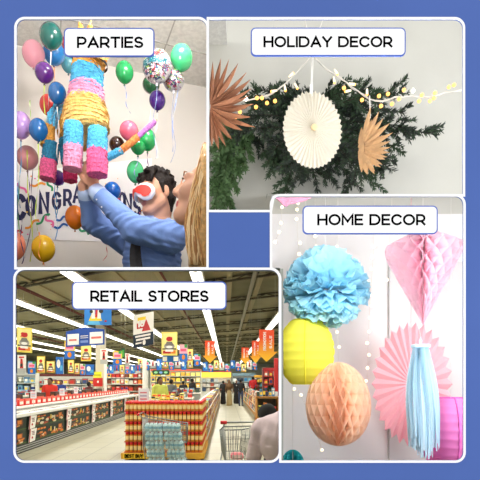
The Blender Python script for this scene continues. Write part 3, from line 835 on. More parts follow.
# eye mask, wrapped round the face
MASKW = mat('mask_white_plush', (226, 226, 234), .9, bump=(220, .6)); MASKR = mat('mask_red', (232, 66, 56), .7, bump=(150, .3))
def mask_pt(th, z, off):
    if th < 0 and z < 0: z *= .45
    z -= .013
    return Vector(HT((.028 + (.086 + off) * math.cos(th)), (.078 + off) * math.sin(th), z))
def mask_sheet(outline, off, m, name, par):
    # outline in (theta, z), convex-ish fan with inner rings
    cx = sum(p[0] for p in outline) / len(outline); cz = sum(p[1] for p in outline) / len(outline)
    n = len(outline); a = MB(); rings = 5; vs = []
    for lay, o in ((0, off), (1, .0)):
        for k in range(rings + 1):
            f = k / rings
            for (t, z) in outline: vs.append(mask_pt(cx + (t - cx) * f, cz + (z - cz) * f, (o if f < .95 or lay else off * .6)))
    fs = []; B = n * (rings + 1)
    for k in range(rings):
        for i in range(n):
            j = (i + 1) % n
            fs.append((k*n+i, k*n+j, (k+1)*n+j, (k+1)*n+i))
    for i in range(n):
        j = (i + 1) % n; fs.append((rings*n+i, rings*n+j, B+rings*n+j, B+rings*n+i))
    a.add(vs, fs, 0, True)
    o = a.build(name, m, None); o.parent = par; o.data.transform(Matrix.Translation(-man.location)); return o
half = [(.0, .034), (.35, .038), (.75, .036), (1.05, .026), (1.22, .004), (1.22, -.022), (1.02, -.046), (.7, -.056), (.42, -.05), (.2, -.034), (.0, -.012)]
outl = half + [(-t, z) for t, z in reversed(half[1:-1])]
mk = mask_sheet(outl, .016, MASKW, 'eye_mask', man)
redh = [(.0, .018), (.3, .024), (.62, .023), (.88, .014), (1.0, -.002), (.98, -.022), (.8, -.038), (.6, -.036), (.52, -.018), (.34, -.006), (.12, -.012), (.0, .0)]
redo = redh + [(-t, z) for t, z in reversed(redh[1:-1])]
a = MB()
# red lens: strip between upper and lower edges
up_ = [redh[i] for i in (0, 1, 2, 3, 4)]; lo_ = [redh[11], redh[10], redh[9], redh[8], redh[7]]
vs = []; fs = []
ups = [(0, .018), (.15, .022), (.3, .024), (.5, .0245), (.7, .021), (.86, .014), (.96, .002), (1.0, -.01)]
los = [(0, .0), (.12, -.008), (.26, -.016), (.42, -.024), (.52, -.036), (.66, -.041), (.84, -.036), (.97, -.018)]
for sgn in (1, -1):
    b0_ = len(vs)
    for (t1, z1), (t2, z2) in zip(ups, los): 
        vs += [mask_pt(sgn * t1, z1, .0205), mask_pt(sgn * (t1 + t2) / 2, (z1 + z2) / 2, .0225), mask_pt(sgn * t2, z2, .0205)]
    for i in range(len(ups) - 1):
        for r in (0, 1):
            q = (b0_ + 3*i + r, b0_ + 3*i + r + 1, b0_ + 3*i + 4 + r, b0_ + 3*i + 3 + r); fs.append(q if sgn > 0 else q[::-1])
a.add(vs, fs, 0, True); o = a.build('red_lens', MASKR, None); o.parent = mk; o.data.transform(Matrix.Translation(-man.location))
# tie
TIE = mat('tie_black', (34, 32, 36), .5, noise=(60, .3))
a = MB()
tp = [(136.5, 232, .018, -.07), (135.8, 240, .02, -.085), (135.3, 250, .026, -.085), (135.5, 259, .029, -.085), (136.5, 268, .03, -.08)]
vs = []
for x, y, w_, dy in tp:
    c = Q(x, y, dy); d = Vector((w_, .006, 0)); n_ = Vector((0, .006, 0)); vs += [c - d, c - Vector((0, .006, 0)), c + d, c + n_]
fs = []
for i in range(len(tp) - 1):
    for kx in range(4): fs.append((4*i+kx, 4*i+(kx+1)%4, 4*i+4+(kx+1)%4, 4*i+4+kx))
fs.append((0, 3, 2, 1)); a.add(vs, fs); a.build('necktie', TIE, man, world=True)
BTN = mat('button_white', (230, 234, 240), .4)
for x, y, dy in ((96.5, 199.5, -.172), (101.5, 207, -.185)):
    a = MB(); a.ell(Q(x, y, dy), (.004, .003, .004), 8, 6); a.build('cuff_button', BTN, man, world=True)

# ---- the blonde woman at the right edge of the opening, her head against the partition
DW = 1.92
def QW(px, py, dy=0): return P(px, py, DW + dy)
wom = thing('person', 'blonde woman in profile looking up, at the right edge behind the man', 'person', QW(198, 262, .02))
WM = frame((-.93, .0, .34), (.34, 0, .93)); wc = QW(207, 196)
SKINW = mat('skin_rosy', (218, 164, 134), .5, sub=.05, noise=(14, .06)); LIPW = mat('lips_rose', (190, 84, 84), .35)
wp, WT = head_prims(wc, WM, 1.12, female=True)
wp += [('c', WT(-.04, 0, -.08), tuple(QW(203, 262, .03)), .052, .06, 0, .02), ('e', tuple(QW(206, 290, .06)), (.1, .1, .08), None, 2, .03)]
cw = Vector((1, -(207 - 226) / F, 0)).normalized()
cutw = cutp + [((cw.x, cw.y, 0), 0)]
DRESS = mat('top_pale', (226, 206, 190), .8)
grow_obj('body', wp, .005, [SKINW, LIPW, DRESS], wom, .02, cutw)
EYEW = mat('eye_white', (240, 238, 235), .3); EYED = mat('eye_dark', (50, 34, 26), .3)
for sd in (1,):
    a = MB(); a.ell(Vector(WT(.083, .034, .008)), (.011, .011, .009), 12, 8); a.build('eye', EYEW, wom, world=True)
    a = MB(); a.tube([Vector(WT(.094, .024, .014)), Vector(WT(.096, .036, .017)), Vector(WT(.088, .05, .012))], [.0015, .003, .0015], 6); a.build('eyelash', EYED, wom, world=True)
    a = MB(); a.tube([Vector(WT(.1, .014, .034)), Vector(WT(.098, .034, .042)), Vector(WT(.084, .054, .036))], [.002, .003, .0015], 6); a.build('eyebrow', mat('brow_brown', (150, 104, 66), .7), wom, world=True)
BLOND = mat('hair_blonde', (224, 178, 112), .4, noise=(60, .25)); BLOND2 = mat('hair_honey', (188, 132, 74), .4); BLOND3 = mat('hair_light', (244, 212, 158), .4)
hr = [('e', WT(-.045, 0, .04), (.115, .1, .11), [list(r) for r in WM], 0, .02),
      ('c', tuple(QW(206, 162, -.07)), tuple(QW(203, 205, -.085)), .03, .033, 0, .02), ('c', tuple(QW(203, 205, -.085)), tuple(QW(200, 240, -.08)), .034, .042, 0, .03), ('c', tuple(QW(200, 240, -.08)), tuple(QW(200, 275, -.07)), .042, .046, 0, .02)]
grow_obj('hair', hr, .006, [BLOND], wom, .02, cutw)
rw = random.Random(8)
def clipx(p):
    lim = (206.6 - 226) * p.y / F
    return Vector((min(p.x, lim), p.y, max(p.z, CZ + 114.5 / 480 * p.y)))
for gi, m in enumerate((BLOND, BLOND2, BLOND3)):
    a = MB()
    for i in range(42):
        u = rw.random(); wv = rw.uniform(0, 6); f = rw.uniform(-.008, .008)
        pts = [QW(207.5 - 1 * u, 143 + 8 * u), QW(202 + 4 * u, 163 + 3 * u), QW(195.5 + 10 * u, 190), QW(189.5 + 16 * u, 217), QW(191 + 15 * u, 243), QW(193 + 13 * u, 270)]
        dep = [-.06, -.088, -.118, -.128, -.128, -.12]
        out = []
        for j, (p, d) in enumerate(zip(pts, dep)):
            bulge = d * (math.sin(PI * min(1, .25 + u * .75)) * .35 + .65) + rw.uniform(-.006, .006)
            out.append(clipx(Vector((p.x + f + rw.uniform(-.004, .004), DW + bulge, CZ + (p.z - CZ) * (DW + bulge) / DW))))
        fine = []
        for j in range(len(out) - 1):
            for q in (0, .34, .67): fine.append(out[j].lerp(out[j + 1], q))
        fine.append(out[-1])
        sm = [fine[0]] + [(fine[j-1] + fine[j] * 2 + fine[j+1]) / 4 for j in range(1, len(fine) - 1)] + [fine[-1]]
        sm = [clipx(p + Vector((.0055 * math.sin(wv + j * .75), .006 * math.cos(wv + j * .6), 0))) for j, p in enumerate(sm)]
        a.tube(sm, [rw.uniform(.0026, .0042)] * len(sm), 5)
    a.build('hair_locks', m, wom, world=True)['kind'] = 'stuff'
# =================================================================== HOLIDAY ROOM AND HOME ROOM: one back wall, a shelf slab between
DWL = 3.0
HW = mat('holiday_wall', (198, 197, 188), .85, bump=(30, .06), noise=(2.2, .05))
def panel(pts, y0, y1, name, m):
    a = MB(); a.prism([(p.x, p.z) for p in pts], y1, y0); return struct(a.build(name, m))
panel([P(208.5, 214, DWL), P(560, 214, DWL), P(560, -90, DWL), P(208.5, -90, DWL)], DWL, DWL + .02, 'wall_holiday', HW)
HMW = mat('home_wall', (235, 233, 231), .85, bump=(30, .05), noise=(1.6, .03))
panel([P(280.3, 520, DWL), P(560, 520, DWL), P(560, 214, DWL), P(271, 214, DWL), P(271, 268, DWL), P(280.3, 268, DWL)], DWL - .001, DWL + .02, 'wall_home', HMW)
# slab between the two rooms
def rayslab(py, px0, px1, D0, D1, name, m, th=.006):
    a = MB(); v = [P(px0, py, D0), P(px1, py, D0), P(px1, py, D1), P(px0, py, D1)]; t = [p - Vector((0, 0, th)) for p in v]
    a.add(v + t, [(0,1,2,3),(7,6,5,4),(0,4,5,1),(1,5,6,2),(2,6,7,3),(3,7,4,0)]); return struct(a.build(name, m))
rayslab(195.6, 271, 560, 1.506, DWL - .002, 'trim_20', HMW)
a = MB(); v = [P(280, 268, 1.506), P(280, 268, DWL), P(280, 530, DWL), P(280, 530, 1.506)]; t = [p + Vector((.005, 0, 0)) for p in v]
a.add(v + t, [(0,1,2,3),(7,6,5,4),(0,4,5,1),(1,5,6,2),(2,6,7,3),(3,7,4,0)]); struct(a.build('wall_home_left', HMW))
a = MB(); v = [P(271.2, 196, 1.506), P(271.2, 196, DWL), P(271.2, 268, DWL), P(271.2, 268, 1.506)]; t = [p + Vector((.003, 0, 0)) for p in v]
a.add(v + t, [(0,1,2,3),(7,6,5,4),(0,4,5,1),(1,5,6,2),(2,6,7,3),(3,7,4,0)]); struct(a.build('wall_home_left_upper', HMW))
# pale door leaf on the right half of the home wall
a = MB(); c0, c1 = P(388, 540, DWL), P(520, 262, DWL); a.bbox(((c0.x + c1.x) / 2, DWL - .012, (c0.z + c1.z) / 2), (c1.x - c0.x, .02, c1.z - c0.z), .3)
struct(a.build('door_1', mat('door_white', (208, 206, 204), .6)))
area('holiday_fill', (1.1, 1.62, 3.6), (.45, 3.0, 2.9), .7, 5.5, (255, 253, 246))  # area light added above the opening to brighten the holiday wall
area('holiday_hidden_fill', P(240, 240, 1.62), P(262, 175, 3), .16, 4.2, (255, 252, 246))  # added fill, hidden behind the blue board, lights the wall's lower left
area('home_side_fill', (1.45, 1.65, 2.2), (.7, 3.0, 1.85), .8, 22, (250, 252, 255))  # no window here: unseen area light added to whiten the home wall
area('home_top_fill', (.42, 1.6, 2.2), (.72, 3.0, 2.3), .3, 12, (250, 252, 255))  # unseen fill added under the slab to brighten the upper wall

# ---- evergreen garland
GR = [mat('needle_dark', (24, 36, 26), .6), mat('needle_green', (46, 70, 42), .6), mat('needle_mid', (72, 102, 58), .6)]
TW = mat('twig_brown', (46, 34, 24), .8)
gar = thing('evergreen_garland', 'dark evergreen branch garland on the pale wall behind the white paper medallion', 'garland', P(310, 128, 2.93))
rg = random.Random(21)
def conifer(px0, py0, px1, py1, D0, D1, seed, ln=.034, dens=1.0, col=None, droop=.03, nm='branch', wd=.0042):
    r = random.Random(seed); p0 = P(px0, py0, D0); p1 = P(px1, py1, D1); a = MB(); L = (p1 - p0).length
    def cv(t): return p0.lerp(p1, t) + Vector((0, 0, -droop * 4 * t * (1 - t) * -1 - droop * t * t))
    pts = [cv(i / 8) for i in range(9)]
    a.tube(pts, [.005 - .004 * i / 8 for i in range(9)], 5, 1)
    twigs = [(pts, 1.0)]
    for k in range(int(7 * dens * L / .3) + 2):
        t = r.uniform(.15, .95); b = cv(t); d = (cv(min(1, t + .05)) - cv(t - .05)).normalized()
        sd = d.cross(Vector((0, 1, 0))).normalized() * r.choice((-1, 1))
        q = b + (d * r.uniform(.5, 1) + sd * r.uniform(.4, .9) + Vector((0, r.uniform(-.4, .4), 0))) * r.uniform(.05, .11)
        tp = [b, b.lerp(q, .5) + Vector((0, 0, .004)), q - Vector((0, 0, .012))]; a.tube(tp, [.002, .0018, .001], 4, 1); twigs.append((tp, .8))
    for tp, sc in twigs:
        ll = sum((tp[i + 1] - tp[i]).length for i in range(len(tp) - 1)); cnt = int(ll / .0017 * dens)
        for k in range(cnt):
            t = r.uniform(.06, 1) * (len(tp) - 1); i = min(int(t), len(tp) - 2); b = tp[i].lerp(tp[i + 1], t - i); d = (tp[i + 1] - tp[i]).normalized()
            an = r.uniform(0, 2 * PI); x = d.cross(Vector((0, 1, .1))).normalized(); y = d.cross(x)
            q = (d * r.uniform(.5, 1.1) + (x * math.cos(an) + y * math.sin(an)) * .8).normalized() * ln * sc * r.uniform(.7, 1.15)
            w = q.cross(Vector((r.uniform(-.5, .5), 1, 0))).normalized() * wd
            a.add([b - w * .5, b + w * .5, b + q * .6 + w * .6, b + q, b + q * .6 - w * .6], [(0, 1, 2, 3, 4)], 0 if col is None and r.random() < .7 else 2)
    gm = GR[col] if col is not None else r.choice((GR[0], GR[0], GR[1]))
    for q in a.v:
        px = 226 + q.x * F / q.y; py = 380 - (q.z - CZ) * F / q.y
        if px < 208.8: q.x = (208.8 - 226) * q.y / F
        if px > 266 and py > 194: q.z = CZ + 186 * q.y / F
        if q.y > 2.985: q.y = 2.985
    a.build(nm, [gm, TW, GR[min(2, (col if col is not None else 0) + 1)]], gar, world=True)
tg = [(242, 90), (258, 84), (276, 88), (292, 86), (330, 88), (347, 86), (370, 84), (384, 90), (408, 88), (404, 108), (436, 130), (418, 126), (404, 148), (394, 166), (374, 182), (352, 182),
      (334, 178), (318, 186), (300, 178), (284, 192), (268, 172), (240, 112), (236, 130), (330, 160), (290, 165), (270, 150), (360, 170), (380, 150)]
for i, (x, y) in enumerate(tg):
    ox, oy = 308 + (x - 308) * .12 + rg.uniform(-10, 10), 128 + (y - 128) * .1 + rg.uniform(-8, 8)
    conifer(ox, oy, x, y, 2.9, rg.uniform(2.62, 2.86), 100 + i)
for i in range(30):
    x, y = rg.uniform(252, 380), rg.uniform(96, 168); conifer(x + rg.uniform(-30, 30), y + rg.uniform(-18, 18), x, y, 2.94, rg.uniform(2.84, 2.92), 300 + i, dens=1.25)
for i, (x0, y0, x, y) in enumerate(((255, 130, 222, 206), (246, 128, 214, 178), (250, 122, 216, 150), (252, 118, 230, 146), (232, 150, 213, 205), (238, 128, 224, 170))):
    conifer(x0, y0, x, y, 2.9, rg.uniform(2.6, 2.8), 400 + i, ln=.045, dens=.9, col=1 if i % 3 else 2, droop=.05, nm='frond', wd=.007)

# ---- fairy lights on a pale cable
CAB = mat('cable_clear', (212, 208, 198), .4); BULBG = mat('bulb_glass', (250, 238, 210), .2, emit=.5); BULBE = mat('bulb_warm', (255, 184, 92), .3, emit=1.7); BULBW = mat('bulb_white', (255, 250, 240), .3, emit=4)
fl = thing('fairy_lights', 'string of warm fairy lights drooping from the hook across the garland', 'string lights', P(312, 58, 2.45))
DL = 2.42
paths = [[(311.5, 56), (302, 66), (291, 78), (280, 88), (268, 95), (255, 99), (243, 100), (232, 104), (222, 116), (213, 124)],
         [(313.5, 56), (322, 65), (334, 74), (346, 82), (358, 91), (369, 99), (382, 101), (396, 97), (412, 96), (428, 97), (445, 93), (464, 89), (480, 86)]]
for ip, pa in enumerate(paths):
    a = MB(); pts = [P(x, y, DL) for x, y in pa]; fine = []
    for j in range(len(pts) - 1):
        for q in (0, .5): fine.append(pts[j].lerp(pts[j + 1], q) + Vector((0, 0, -.003 if q else 0)))
    fine.append(pts[-1]); a.tube(fine, .0032, 6)
    a.tube([p + Vector((.004 * math.sin(i * 1.7), .005 * math.cos(i * 1.7), .004 * math.cos(i * 1.3))) for i, p in enumerate(fine)], .0022, 5)
    a.build('cable', CAB, fl, world=True)
a = MB(); a.tube([P(302, 10, DL), P(311, 45, DL), P(312, 57, DL)], .003, 6); a.tube([P(327, 8, DL), P(314, 44, DL), P(313, 57, DL)], .003, 6); a.build('cable', CAB, fl, world=True)
bul = [(291, 75, -40, 0), (285, 88, 80, 0), (296, 86, 60, 0), (274, 91, 170, 0), (275, 101, 100, 1), (262, 98, 80, 1), (267, 103, 100, 1), (257, 98, 60, 1), (256, 107, 90, 1), (246, 99, 90, 2), (240, 112, 120, 1), (236, 117, 90, 1), (226, 112, 40, 1), (222, 120, 60, 1), (218, 125, 80, 1),
       (334, 80, 80, 0), (344, 88, 40, 1), (336, 72, 60, 0), (352, 84, 10, 0), (348, 91, 170, 0), (367, 92, 90, 0), (362, 100, 70, 1), (379, 96, 90, 1), (381, 106, 90, 1), (388, 94, 90, 1), (392, 104, 90, 1), (399, 99, 80, 1), (404, 90, 90, 1), (413, 91, 90, 2), (419, 101, 90, 1), (422, 95, 90, 1), (430, 101, 90, 1), (435, 93, 90, 1), (434, 98, 90, 1), (449, 87, 60, 1), (454, 85, 120, 1)]
for i, (x, y, an, kd) in enumerate(bul):
    d = Vector((math.cos(math.radians(an)), 0, -math.sin(math.radians(an)))); c = P(x, y, DL - .01 - .01 * (i % 3))
    big = kd == 1
    a = MB(); L = .026 if not big else .012; q0 = c - d * L * .6; q1 = c + d * L * .5
    if kd == 0: a.tube([q0, q0.lerp(q1, .5), q1], [.0045, .006, .0065], 8, 1); a.ell(q1, (.0065, .0065, .0065), 8, 6, 0)
    else: a.tube([q0, c], [.004, .006], 8, 1); a.ell(c, (.0095, .0095, .0095), 10, 8, 0)
    a.build('bulb', [BULBW if kd == 2 else BULBE, BULBG], fl, world=True)

# ---- pleated medallion
CREAM = mat('paper_cream', (222, 214, 194), .8, sub=.22); WARM = mat('paper_centre_glow', (250, 226, 176), .8, sub=.3)  # warm centre colour stands in for the glow of lights behind
STR = mat('string_white', (232, 230, 224), .6)
def pleat_disc(R, N, dep, cone, scal, inner=.06, twist=0., pointy=False, rows=5):
    """accordion folded paper disc facing -y, returns MB in local space"""
    a = MB(); vs = []; M2 = 2 * N
    for i in range(rows + 1):
        f = inner + (1 - inner) * i / rows
        for k in range(M2):
            an = 2 * PI * k / M2; ridge = k % 2 == 0
            r = R * f
            if i == rows: r *= (1 + (scal if ridge else -scal))
            vs.append((r * math.cos(an), -cone * (1 - f) + (-dep if ridge else dep) * (.25 + .75 * f), r * math.sin(an)))
    fs = []
    for i in range(rows):
        for k in range(M2):
            j = (k + 1) % M2; fs.append((i*M2+k, (i+1)*M2+k, (i+1)*M2+j, i*M2+j))
    a.add(vs, fs, 0); return a
DM = 2.28; km = DM / F
t = thing('paper_medallion', 'cream white pleated paper medallion hanging from the fairy lights', 'paper medallion', P(312.5, 130, DM)); t.rotation_euler = (.04, 0, .12)
d = pleat_disc(37.5 * km, 42, .0026, .018, .028); d.v = [Vector((p.x * .8, p.y, p.z)) for p in d.v]; d.build('pleated_disc', CREAM, t)
a = MB(); a.lathe([(.001, -.004), (.011, -.003), (.0145, .0), (.0145, .006)], 20, M=Matrix.Rotation(PI / 2, 3, 'X')); a.build('centre_button', WARM, t, loc=(0, -.0245, 0))
ob = MB(); ob.tube([P(312, 58, DL - .01), P(311.5, 72, DM + .06), P(311, 92, DM - .03)], .003, 6); ob.tube([P(313, 58, DL - .01), P(312.5, 74, DM + .06), P(312, 96, DM - .03)], .0025, 6)
ob.bbox(tuple(P(311.3, 89, DM - .03)), (.014, .006, .042), .3)
o = ob.build('hanging_clip', STR, None); o.parent = t; o.matrix_parent_inverse = (Matrix.Translation(t.location) @ t.rotation_euler.to_matrix().to_4x4()).inverted()

# ---- brown paper stars
BRN = mat('paper_kraft', (206, 164, 116), .75, sub=.12, noise=(30, .15)); BRN2 = mat('paper_rust', (164, 110, 78), .75, sub=.12, noise=(25, .2))
def blade(a, c, end, w, fold, bend=.0):
    c = Vector(c); e = Vector(end); d = e - c; s = d.cross(Vector((0, 1, 0))).normalized() * w; up = Vector((0, -fold, 0))
    pts = []
    for f, k in ((0, .25), (.25, .8), (.55, 1), (.8, .6), (1, .03)):
        m = c + d * f + Vector((0, -bend * f * f, 0)); pts += [m - s * k - up * k, m + up * .2, m + s * k - up * k]
    fs = []
    for i in range(4):
        for r in (0, 1): fs.append((3*i + r, 3*i + r + 1, 3*i + r + 4, 3*i + r + 3))
    a.add(pts, fs, 0)
DS = 2.3; ks = DS / F
t = thing('paper_star', 'light brown pointed paper star hanging right of the white medallion', 'paper star', P(372, 147, DS))
rs = random.Random(6); a = MB()
base = P(364, 147, DS)
for i in range(30):
    an = math.radians(-88 + 176 * i / 29 + rs.uniform(-3, 3)); L = 27 * ks * (1 - .12 * abs(math.cos(an))) * rs.uniform(.86, 1.1)
    e = base + Vector((math.cos(an) * L * .98, -.02 + .05 * math.sin(i * 2.1), math.sin(an) * L * 1.08))
    if math.cos(an) > .2: pass
    blade(a, base + Vector((math.cos(an) * .006, .01 * (i % 2), math.sin(an) * .03)), e, 2.6 * ks, .008, .012)
for i in range(10):
    an = math.radians(100 + 160 * i / 9); L = 17 * ks * (.3 + .9 * abs(math.sin(an)))
    blade(a, base, base + Vector((math.cos(an) * .018, .03, math.sin(an) * L * 1.15)), 3.2 * ks, .008)
a.build('folded_petals', BRN, t, world=True)
a = MB(); a.tube([P(369.5, 96, DL), P(370, 108, DS + .02), P(370, 118, DS)], .003, 6); a.build('hanging_string', STR, t, world=True)
DR = 2.05; kr = DR / F
t = thing('paper_star', 'rust brown paper star with long spikes at the left edge of the holiday opening', 'paper star', P(211, 108, DR)); a = MB()
ends = [(213, 66), (221, 63), (229, 64), (238, 68), (246, 77), (250, 84), (251, 93), (249, 100), (253, 108), (246, 112), (250, 121), (255, 131), (242, 134), (232, 143), (226, 150), (219, 153), (212, 150)]
for i, (x, y) in enumerate(ends):
    blade(a, P(210.5, 107 + (y - 107) * .06, DR + .01 * (i % 2)), P(x, y, DR - .03 + .06 * ((i * 37 % 10) / 10)), (2.2 + 1.3 * ((i * 53 % 7) / 7)) * kr, .014, .03)
a.build('folded_spikes', BRN2, t, world=True)

# =================================================================== HOME ROOM
DH = 2.4; kh = DH / F
def paper(n, c, sub=.3): return mat('paper_' + n, c, .8, sub=sub)
# fairy light strands behind
DF = 2.86
strands = [('first strand of warm lights from the left, behind the HOME DECOR plaque end', [(283, 197), (281, 223), (279, 233), (274.5, 242)], [(281, 223), (279, 232), (275, 242), (282, 207)]),
           ('second strand of warm lights, left of the blue pom-pom', [(298, 197), (297, 230), (300, 260), (301, 300)], [(297, 209.5), (296.5, 219), (300, 243), (299, 254), (298, 203)]),
           ('strand of warm lights behind the top of the blue pom-pom', [(315, 197), (316, 250), (316, 300)], [(316, 246.5), (315, 236)]),
           ('strand of warm lights behind the right part of the blue pom-pom', [(337, 197), (338, 260), (339, 350), (338, 380)], [(337, 247), (339, 262), (337, 332), (339, 347)]),
           ('dense strand of warm lights between the blue pom-pom and the pink diamond', [(375, 197), (373, 260), (370, 300), (368, 345), (367, 385), (366, 420)], [(374, 246.5), (372.5, 257.5), (371.5, 269), (369, 281.5), (370, 295), (371.5, 305.5), (370, 318), (369, 331.5), (367, 343), (369, 355), (367.5, 368), (366, 381), (367, 393)]),
           ('short strand of warm lights left of the pink diamond tip', [(392, 197), (388, 270), (383, 294), (377, 306)], [(387, 280), (383, 293.5), (377, 305)]),
           ('strand of warm lights under the yellow lantern', [(291, 300), (293, 380), (301, 396), (313, 420), (322, 451)], [(294, 389), (301, 395), (322, 450)])]
FLB = mat('fairy_bulb', (255, 238, 200), .3, emit=1.6); FLW = mat('fairy_wire', (222, 214, 200), .5)
for lb, pa, dots in strands:
    t = thing('fairy_light_strand', lb, 'string lights', P(pa[0][0], pa[0][1], DF), 'fairy lights on the home wall')
    a = MB(); a.tube([P(x, y, DF) for x, y in pa], .0009, 5); a.build('wire', FLW, t, world=True)
    for x, y in dots:
        a = MB(); a.ell(P(x, y, DF - .005), (.0098, .0098, .0098), 10, 8); a.build('bulb', FLB, t, world=True)

# tissue pom-pom
def pompom(c, R, m, name, label, seed, n=150):
    r = random.Random(seed); a = MB(); c = Vector(c)
    for i in range(n):
        z = 1 - 2 * (i + .5) / n; ph = i * 2.39996 + r.uniform(-.2, .2)
        d = Vector((math.sqrt(1 - z*z) * math.cos(ph), math.sqrt(1 - z*z) * math.sin(ph), z))
        # sheets stand in layers: pull toward horizontal layers near the middle
        x = d.cross(Vector((0, 0, 1)) if abs(d.z) < .9 else Vector((1, 0, 0))).normalized(); y = d.cross(x).normalized()
        L = R * r.uniform(.9, 1.06); W = R * r.uniform(.3, .42)
        rows, cols = 5, 8; vs = []; p1, p2 = r.uniform(0, 6), r.uniform(0, 6)
        for ii in range(rows + 1):
            f = ii / rows
            for jj in range(cols + 1):
                g = jj / cols * 2 - 1
                ruff = R * .075 * f * f * (math.sin(g * 7 + p1) + .5 * math.sin(g * 15 + p2))
                rad = L * (.15 + .85 * f) * (1 - .10 * g * g * f) + (R * .03 * math.sin(g * 11 + p2) if ii == rows else 0)
                q = d * rad + x * g * W * (.25 + .75 * f) + y * (ruff + R * .1 * f * f * math.sin(p1))
                if q.length > 1.08 * R: q = q.normalized() * 1.08 * R
                vs.append(c + q)
        fs = [(ii*(cols+1)+jj, ii*(cols+1)+jj+1, (ii+1)*(cols+1)+jj+1, (ii+1)*(cols+1)+jj) for ii in range(rows) for jj in range(cols)]
        a.add(vs, fs, 0, True)
    o = a.build(name, m, loc=c, world=True); tag(o, label, 'pom-pom'); return o
pc_ = P(325.5, 289.5, DH)
pm = pompom(pc_, 41.5 * kh, paper('blue', (186, 234, 248), .5), 'tissue_pompom', 'large sky blue tissue paper pom-pom hanging above the yellow lantern', 4)
a = MB(); a.tube([(0, 0, .1), (0, 0, (289.5 - 197) * kh)], .0009, 5); a.build('hanging_string', STR, pm)

# paper lanterns
def lantern(c, R, H, m, seam, label, ribs=9, n=12, string=None):
    t = thing('paper_lantern', label, 'paper lantern', c)
    a = MB(); prof = []
    for i in range(ribs * 3 + 1):
        f = i / (ribs * 3); an = .5 + (PI - 1.0) * f
        bul = 1 + .05 * math.sin(PI * ((i % 3) / 3))
        prof.append((R * math.sin(an) * (1 if i % 3 == 0 else bul - .004), -H * math.cos(an)))
    a.lathe(prof, 48, smooth=True, jit=lambda i, k: -.006 * abs(math.cos(k * PI / 12)))
    a.f = [f for f in a.f if len(f) == 4]; a.m = a.m[:len(a.f)]; a.sm = a.sm[:len(a.f)]
    a.build('paper_shade', m, t)
    for k in range(4):
        b = MB(); ang = -PI / 2 - .2 + k * PI / 2; pts = []
        b.tube([(r * 1.002 * math.cos(ang), r * 1.002 * math.sin(ang), z) for r, z in prof], R * .03, 6); 
        b.build('seam', seam, t)
    for zz in (prof[0], prof[-1]):
        b = MB(); b.tube([(zz[0] * math.cos(2*PI*i/24), zz[0] * math.sin(2*PI*i/24), zz[1]) for i in range(25)], R * .018, 6, caps=False); b.build('rim_wire', seam, t)
    if string:
        b = MB(); b.tube([(0, 0, prof[-1][1]), (0, 0, string)], .0009, 5); b.build('hanging_string', STR, t)
    return t
lantern(P(305.8, 352, 2.42), 26.4 * 2.42 / F, 36.5 * 2.42 / F, paper('yellow', (246, 238, 84), .35), mat('paper_yellow_seam', (238, 226, 40), .8), 'yellow ribbed paper lantern under the blue pom-pom', string=(352 - 197) * kh)
lantern(P(451, 432, 2.5), 31 * 2.5 / F, 39 * 2.5 / F, paper('magenta', (246, 146, 212), .35), mat('paper_magenta_seam', (236, 110, 190), .8), 'magenta ribbed paper lantern at the lower right corner', ribs=10, string=(432 - 197) * 2.5 / F)

# honeycomb paper shapes
def honeycomb(c, prof, N, name, m, label, inner=.12, tilt=0, cat='honeycomb decoration', string=0, dl=.95, bottom_only=None):
    """prof: list of (radius, z) of the outline top to bottom; leaves standing round the axis, glued in a diamond pattern"""
    a = MB(); rows = len(prof) - 1; st = 2 * PI / N
    tri = (0, .5, .98, .5)
    for k in range(N):
        vs = []; fs = []; cols = 4
        for i, (r, z) in enumerate(prof):
            sh = dl * st * .5 * ((tri[(i) % 4] - .5) * 2 * (1 if k % 2 else -1))
            for j in range(cols + 1):
                f = inner + (1 - inner) * j / cols; an = k * st + sh * min(1, f * 1.2)
                vs.append((r * f * math.cos(an), r * f * math.sin(an), z))
        for i in range(rows):
            for j in range(cols): b = i * (cols + 1) + j; fs.append((b, b + 1, b + cols + 2, b + cols + 1))
        a.add(vs, fs, 0)
    t = a.build(name, m, loc=c, rot=(0, 0, tilt)); tag(t, label, cat)
    if inner > .4:
        b = MB(); b.lathe([(max(1e-5, q * inner * 1.01), z) for q, z in reversed(prof)], 32); b.build('filler_core', m, t)  # added inner surface keeps the depths of the cells from going dark
    if string:
        b = MB(); b.tube([(0, 0, prof[0][1] - .01), (0, 0, string)], .001, 5); b.build('hanging_string', STR, t)
    return t
R, H = 31.3 * kh, 41 * kh
egg = [(max(.002, R * math.sin(PI * i / 24) * (1 + .06 * math.cos(PI * (1 - i / 24)) )), H * math.cos(PI * i / 24)) for i in range(25)]
honeycomb(P(338, 404, DH - .05), egg, 44, 'honeycomb_egg', paper('peach', (255, 226, 200), .55), 'peach honeycomb paper egg hanging below the yellow lantern', tilt=.05, inner=.62, string=(404 - 197) * kh)
Rd, Ht, Hb = 36.5 * kh, 20 * kh, 70 * kh
dia = [(max(.002, Rd * i / 8), Ht + 8 * kh - (Ht * .95) * i / 8) for i in range(9)] + [(Rd, Ht * .2), (Rd * .985, 0)] + [(max(.002, Rd * (1 - i / 18)), -Hb * i / 18) for i in range(1, 19)]
honeycomb(P(423, 255, DH), dia, 30, 'honeycomb_diamond', paper('pink', (254, 222, 232), .5), 'pale pink honeycomb paper diamond at the upper right', tilt=.11, string=(255 - 197) * kh)
Rt = 11.5 * 2.5 / F
tb = [(max(.002, Rt * math.sin(PI * i / 16)), Rt * 1.3 * math.cos(PI * i / 16)) for i in range(17)]
honeycomb(P(292.8, 464.5, 2.5), tb, 24, 'honeycomb_ball', paper('teal', (46, 190, 196), .3), 'teal honeycomb paper ball peeping up at the lower left corner', string=(464 - 300) * 2.5 / F)
